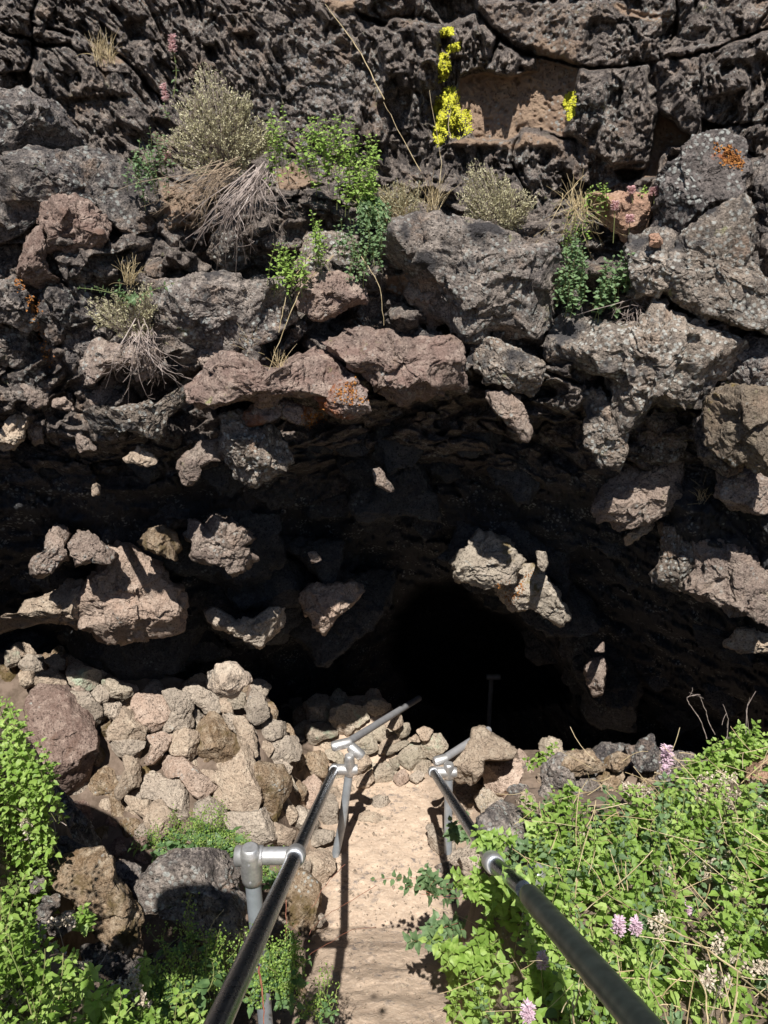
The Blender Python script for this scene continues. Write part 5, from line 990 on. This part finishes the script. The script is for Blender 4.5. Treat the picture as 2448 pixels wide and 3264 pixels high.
ledge_nettle('A', '1420,960 1560,900 1659,920 1659,1070 1560,1106 1450,1060', 3.3, 30, .018, 'blue-green small-leaved plant draped over the ledge', 127, mats=('leafblue', 'stem'), wr=.95)
ledge_nettle('B', '880,800 960,770 1000,820 940,850', 3.5, 8, .02, 'tiny green plant behind the orange-tan block', 128)
ledge_nettle('B', '1090,790 1140,780 1150,840 1110,850', 3.5, 5, .02, 'tiny green sprig right of the one behind the orange-tan block', 129)
ledge_nettle('B', '790,890 860,870 880,930 820,960', 3.42, 8, .018, 'green sprig left of the orange-tan block', 130)
ledge_nettle('D', '760,-20 840,-80 880,0 850,130 800,120 760,60', 3.3, 18, .024, 'left of two green plants growing below the orange-tan block', 131, mats=('leafblue', 'stem'), wr=.9)
ledge_nettle('D', '960,0 1060,-60 1090,30 1040,110 970,150 930,110', 3.3, 22, .026, 'right of two green plants growing below the orange-tan block', 132, mats=('leafblue', 'stem'), wr=.9)
ledge_nettle('B', '730,1020 860,990 880,1080 780,1106', 3.34, 10, .022, 'grey-green stems above the left green plant', 133, mats=('leafblue', 'stem'), wr=.9)
clump('G', '1300,990 1400,960 1480,980 1560,880 1620,890 1700,900 1720,1120 1300,1120', 2.42, 75, .034, 'tall green leafy clump at the right edge against the black cave', 201, h=.24)
clump('F', '-10,1480 40,1530 75,1570 100,1640 80,1720 90,1800 70,1900 -10,1950', 1.95, 90, .026, 'tall leafy clump along the left edge before the reddish-brown boulder', 202, h=.26)
clump('s', '430,1240 620,1230 780,1150 900,1260 1000,1377 400,1377', 1.42, 34, .024, 'feathery green plants at the bottom edge under the ribbed boulder', 203, h=.12)
def tuft(c, x, y, yy, n, L, lab, seed, mat='straw', dirs=(0, -.1, 1)):
    rs = np.random.RandomState(seed); b = at(*poly(c, '%f,%f' % (x, y))[0], yy); mb = MB()
    for k in range(n):
        q = b+rs.normal(0, .012, 3); d = unit(np.array(dirs)+rv(rs, .35)); tube(mb, bez(q, q+d*L*.5, q+d*L*rs.uniform(.6, 1.1)+[0, 0, -L*.2*rs.rand()]+rv(rs, .02), 6), np.linspace(.0011, .0004, 6), 3, 0, cap=False)
    plant('grass_tuft', mb, [mat], b, lab, 'grass', 'dry grass tufts')
for i, a in enumerate([('A', 430, 270, 3.75, 40, .12, 'straw grass tuft high on the left of the wall'), ('A', 480, 260, 3.75, 30, .1, 'second straw tuft beside the high left one'), ('B', 210, 900, 3.5, 60, .13, 'straw grass tuft left of the silvery bush'), ('B', 830, 900, 3.42, 20, .12, 'tall straw grass left of the orange-tan block'),
  ('D', 1610, 500, 3.25, 60, .12, 'golden grass tuft at the right edge'), ('D', 1370, 1060, 3.3, 16, .12, 'sparse grass blades beside the pale rounded boulder'), ('C', 1080, 400, 3.25, 60, .08, 'matted dry grass above the long pinkish ledge'), ('C', 1210, 480, 3.15, 40, .06, 'dry grass caught on the pinkish ledge'), ('C', 560, 110, 3.3, 40, .1, 'brown dry stems behind the small leafy bush')]): tuft(*a, 140+i)

# lichens with real thickness
def lichen(c, area, lab, seed, mat='ylichen', n=260, l=.0068, prot=.005, src=None):
    rs = np.random.RandomState(seed); pl = poly(c, area); lo, hi = pl.min(0), pl.max(0); P = []; k = 0; mb = MB()
    seeds = [rs.uniform(lo, hi) for _ in range(120)]; seeds = [s_ for s_ in seeds if inpoly(pl, *s_)][:26]
    while k < n:
        p = seeds[rs.randint(len(seeds))]+rs.normal(0, 9, 2)
        if not inpoly(pl, *p): continue
        k += .42
        if src is not None:
            hit, loc, nn, _ = src.ray_cast(Vector((0, 0, 0)), Vector(ray(*p)));
            s_ = np.array(hit) if hit else csurf(*p)
        else: s_ = csurf(*p)
        P.append(s_-unit(s_)*prot*rs.uniform(.0, .7))
    P = np.array(P); D = rs.normal(0, 1, P.shape)*[1, .3, 1]; leaves(mb, P, D, np.tile([0, -1., .5], (len(P), 1))+rs.normal(0, .3, P.shape), l*rs.uniform(.4, 1.2, len(P)), l*.8, 'round', fold=.35, droop=.5, jag=.25)
    plant('lichen', mb, [mat], P.mean(0), lab, 'lichen', 'bright lichens on the cliff')
lichen('B', '238,120 300,115 300,150 240,165', 'yellow lichen patch at the very top by the dark drip block', 161, n=220)
lichen('B', '262,205 330,175 325,215 270,225', 'yellow lichen patch on the face of the pitted block', 162, n=240)
lichen('B', '238,220 275,230 290,290 270,350 235,355 230,300', 'yellow lichen running down the joint', 163, n=420)
lichen('B', '230,400 310,345 330,400 325,470 270,500 270,600 220,645 210,560 225,500 205,470', 'largest yellow lichen splash left of the tan recess', 164, n=1500)
lichen('B', '280,480 370,470 385,560 320,600 270,590', 'yellow-green lichen in the shaded corner of the tan recess', 165, n=500)
lichen('B', '790,395 825,390 830,440 820,500 790,525 785,480 770,440', 'yellow lichen strip right of the tan recess', 166, n=420)
def castray(px, py, skip=('handrail',)):
    dg = bpy.context.evaluated_depsgraph_get(); ok, loc, nn, idx, ob, mtx = bpy.context.scene.ray_cast(dg, Vector((0, 0, 0)), Vector(ray(px, py)))
    return np.array(loc) if ok else None
bpy.context.view_layer.update()
def lichen2(c, area, lab, seed, mat, n, l):
    rs = np.random.RandomState(seed); pl = poly(c, area); lo, hi = pl.min(0), pl.max(0); P = []; seeds = []
    while len(seeds) < 30:
        s_ = rs.uniform(lo, hi)
        if inpoly(pl, *s_): seeds.append(s_)
    while len(P) < n:
        p = seeds[rs.randint(len(seeds))]+rs.normal(0, 8, 2); h = castray(*p)
        if h is not None: P.append(h-unit(h)*.004*rs.uniform(.2, 1.2))
    P = np.array(P); mb = MB(); leaves(mb, P, rs.normal(0, 1, P.shape), np.tile([0, -1., .6], (len(P), 1))+rs.normal(0, .5, P.shape), l*rs.uniform(.5, 1.3, len(P)), l*.9, 'round', fold=.6, droop=.4, jag=.2)
    plant('lichen', mb, [mat], P.mean(0), lab, 'lichen', 'rusty lichens on the cliff')
for i, (c, a, lab, n) in enumerate([('C', '65,95 90,110 105,145 85,140', 'rust-orange lichen at the top of the left joint', 70), ('C', '125,185 160,190 160,240 140,250', 'rust-orange lichen in the middle of the left joint', 120), ('C', '150,280 170,330 220,455 200,450', 'rust-orange lichen at the foot of the left joint', 100),
  ('C', '1310,680 1400,660 1400,700 1330,745', 'rusty lichen crust under the pinkish ledge tip', 200), ('C', '1440,580 1540,545 1575,620 1480,640', 'rusty lichen beads at the tip of the ledge', 160), ('B', '1430,620 1530,660 1560,720 1470,700', 'orange-red lichen on the dark upper right boulder', 420), ('G', '480,320 560,300 640,250 600,380 540,400', 'golden moss on the sunlit spur of the cave', 160)]):
    lichen2(c, a, lab, 170+i, 'olichen', n, .008)

# loose gravel on the path
rs = np.random.RandomState(77); mb = MB(); ic = np.array([[1, 0, 0], [-1, 0, 0], [0, 1, 0], [0, -1, 0], [0, 0, 1], [0, 0, -1.]]); fc = np.array([[0, 2, 4], [2, 1, 4], [1, 3, 4], [3, 0, 4], [2, 0, 5], [1, 2, 5], [3, 1, 5], [0, 3, 5]])
for k in range(1500):
    y = rs.uniform(1.3, 4.5); x = rs.uniform(-.38, .42); s = .003+.006*rs.rand()**3+(.01 if rs.rand() < .02 else 0); z = float(ground(x, y)); V = ic*rs.uniform(.6, 1.2, (6, 1))*s*[1.2, 1.2, .7]+rs.normal(0, s*.15, (6, 3)); mb.add(V+[x, y, z+.004], fc)
plant('gravel', mb, ['tan'], (0, 3, -3.4), 'loose grit and pebbles scattered on the dirt path', 'gravel', kind='stuff')

# ------------------------------------------------------------------ light, air, camera
S = bpy.context.scene
w = bpy.data.worlds.new('World'); S.world = w; w.use_nodes = True; nt = w.node_tree; bg = nt.nodes['Background']
sky = nt.nodes.new('ShaderNodeTexSky'); sky.sky_type = 'NISHITA'; sky.sun_disc = False
el = math.asin(-SUN[2]); az = math.atan2(-SUN[0], -SUN[1]); sky.sun_elevation = el; sky.sun_rotation = az; sky.altitude = 1400; sky.dust_density = .6
nt.links.new(sky.outputs[0], bg.inputs[0]); bg.inputs[1].default_value = .055
ld = bpy.data.lights.new('sun', 'SUN'); ld.energy = 4.6; ld.angle = R(.5); ld.color = (1, .965, .91)
lo = bpy.data.objects.new('sun', ld); C.objects.link(lo); lo.rotation_euler = Vector(SUN).to_track_quat('-Z', 'Y').to_euler(); lo.location = (0, 0, 6)
cam = bpy.data.cameras.new('camera'); co = bpy.data.objects.new('camera', cam); C.objects.link(co); co.location = (0, 0, 0); co.rotation_euler = (R(90)-PITCH, 0, 0)
cam.sensor_fit = 'VERTICAL'; cam.angle = 2*math.atan(1632/FL); cam.clip_start = .05; cam.clip_end = 500; S.camera = co
vs = S.view_settings; vs.view_transform = 'Standard'; vs.look = 'None'; vs.exposure = .68; vs.gamma = 1
S.cycles.max_bounces = 6; S.cycles.diffuse_bounces = 3
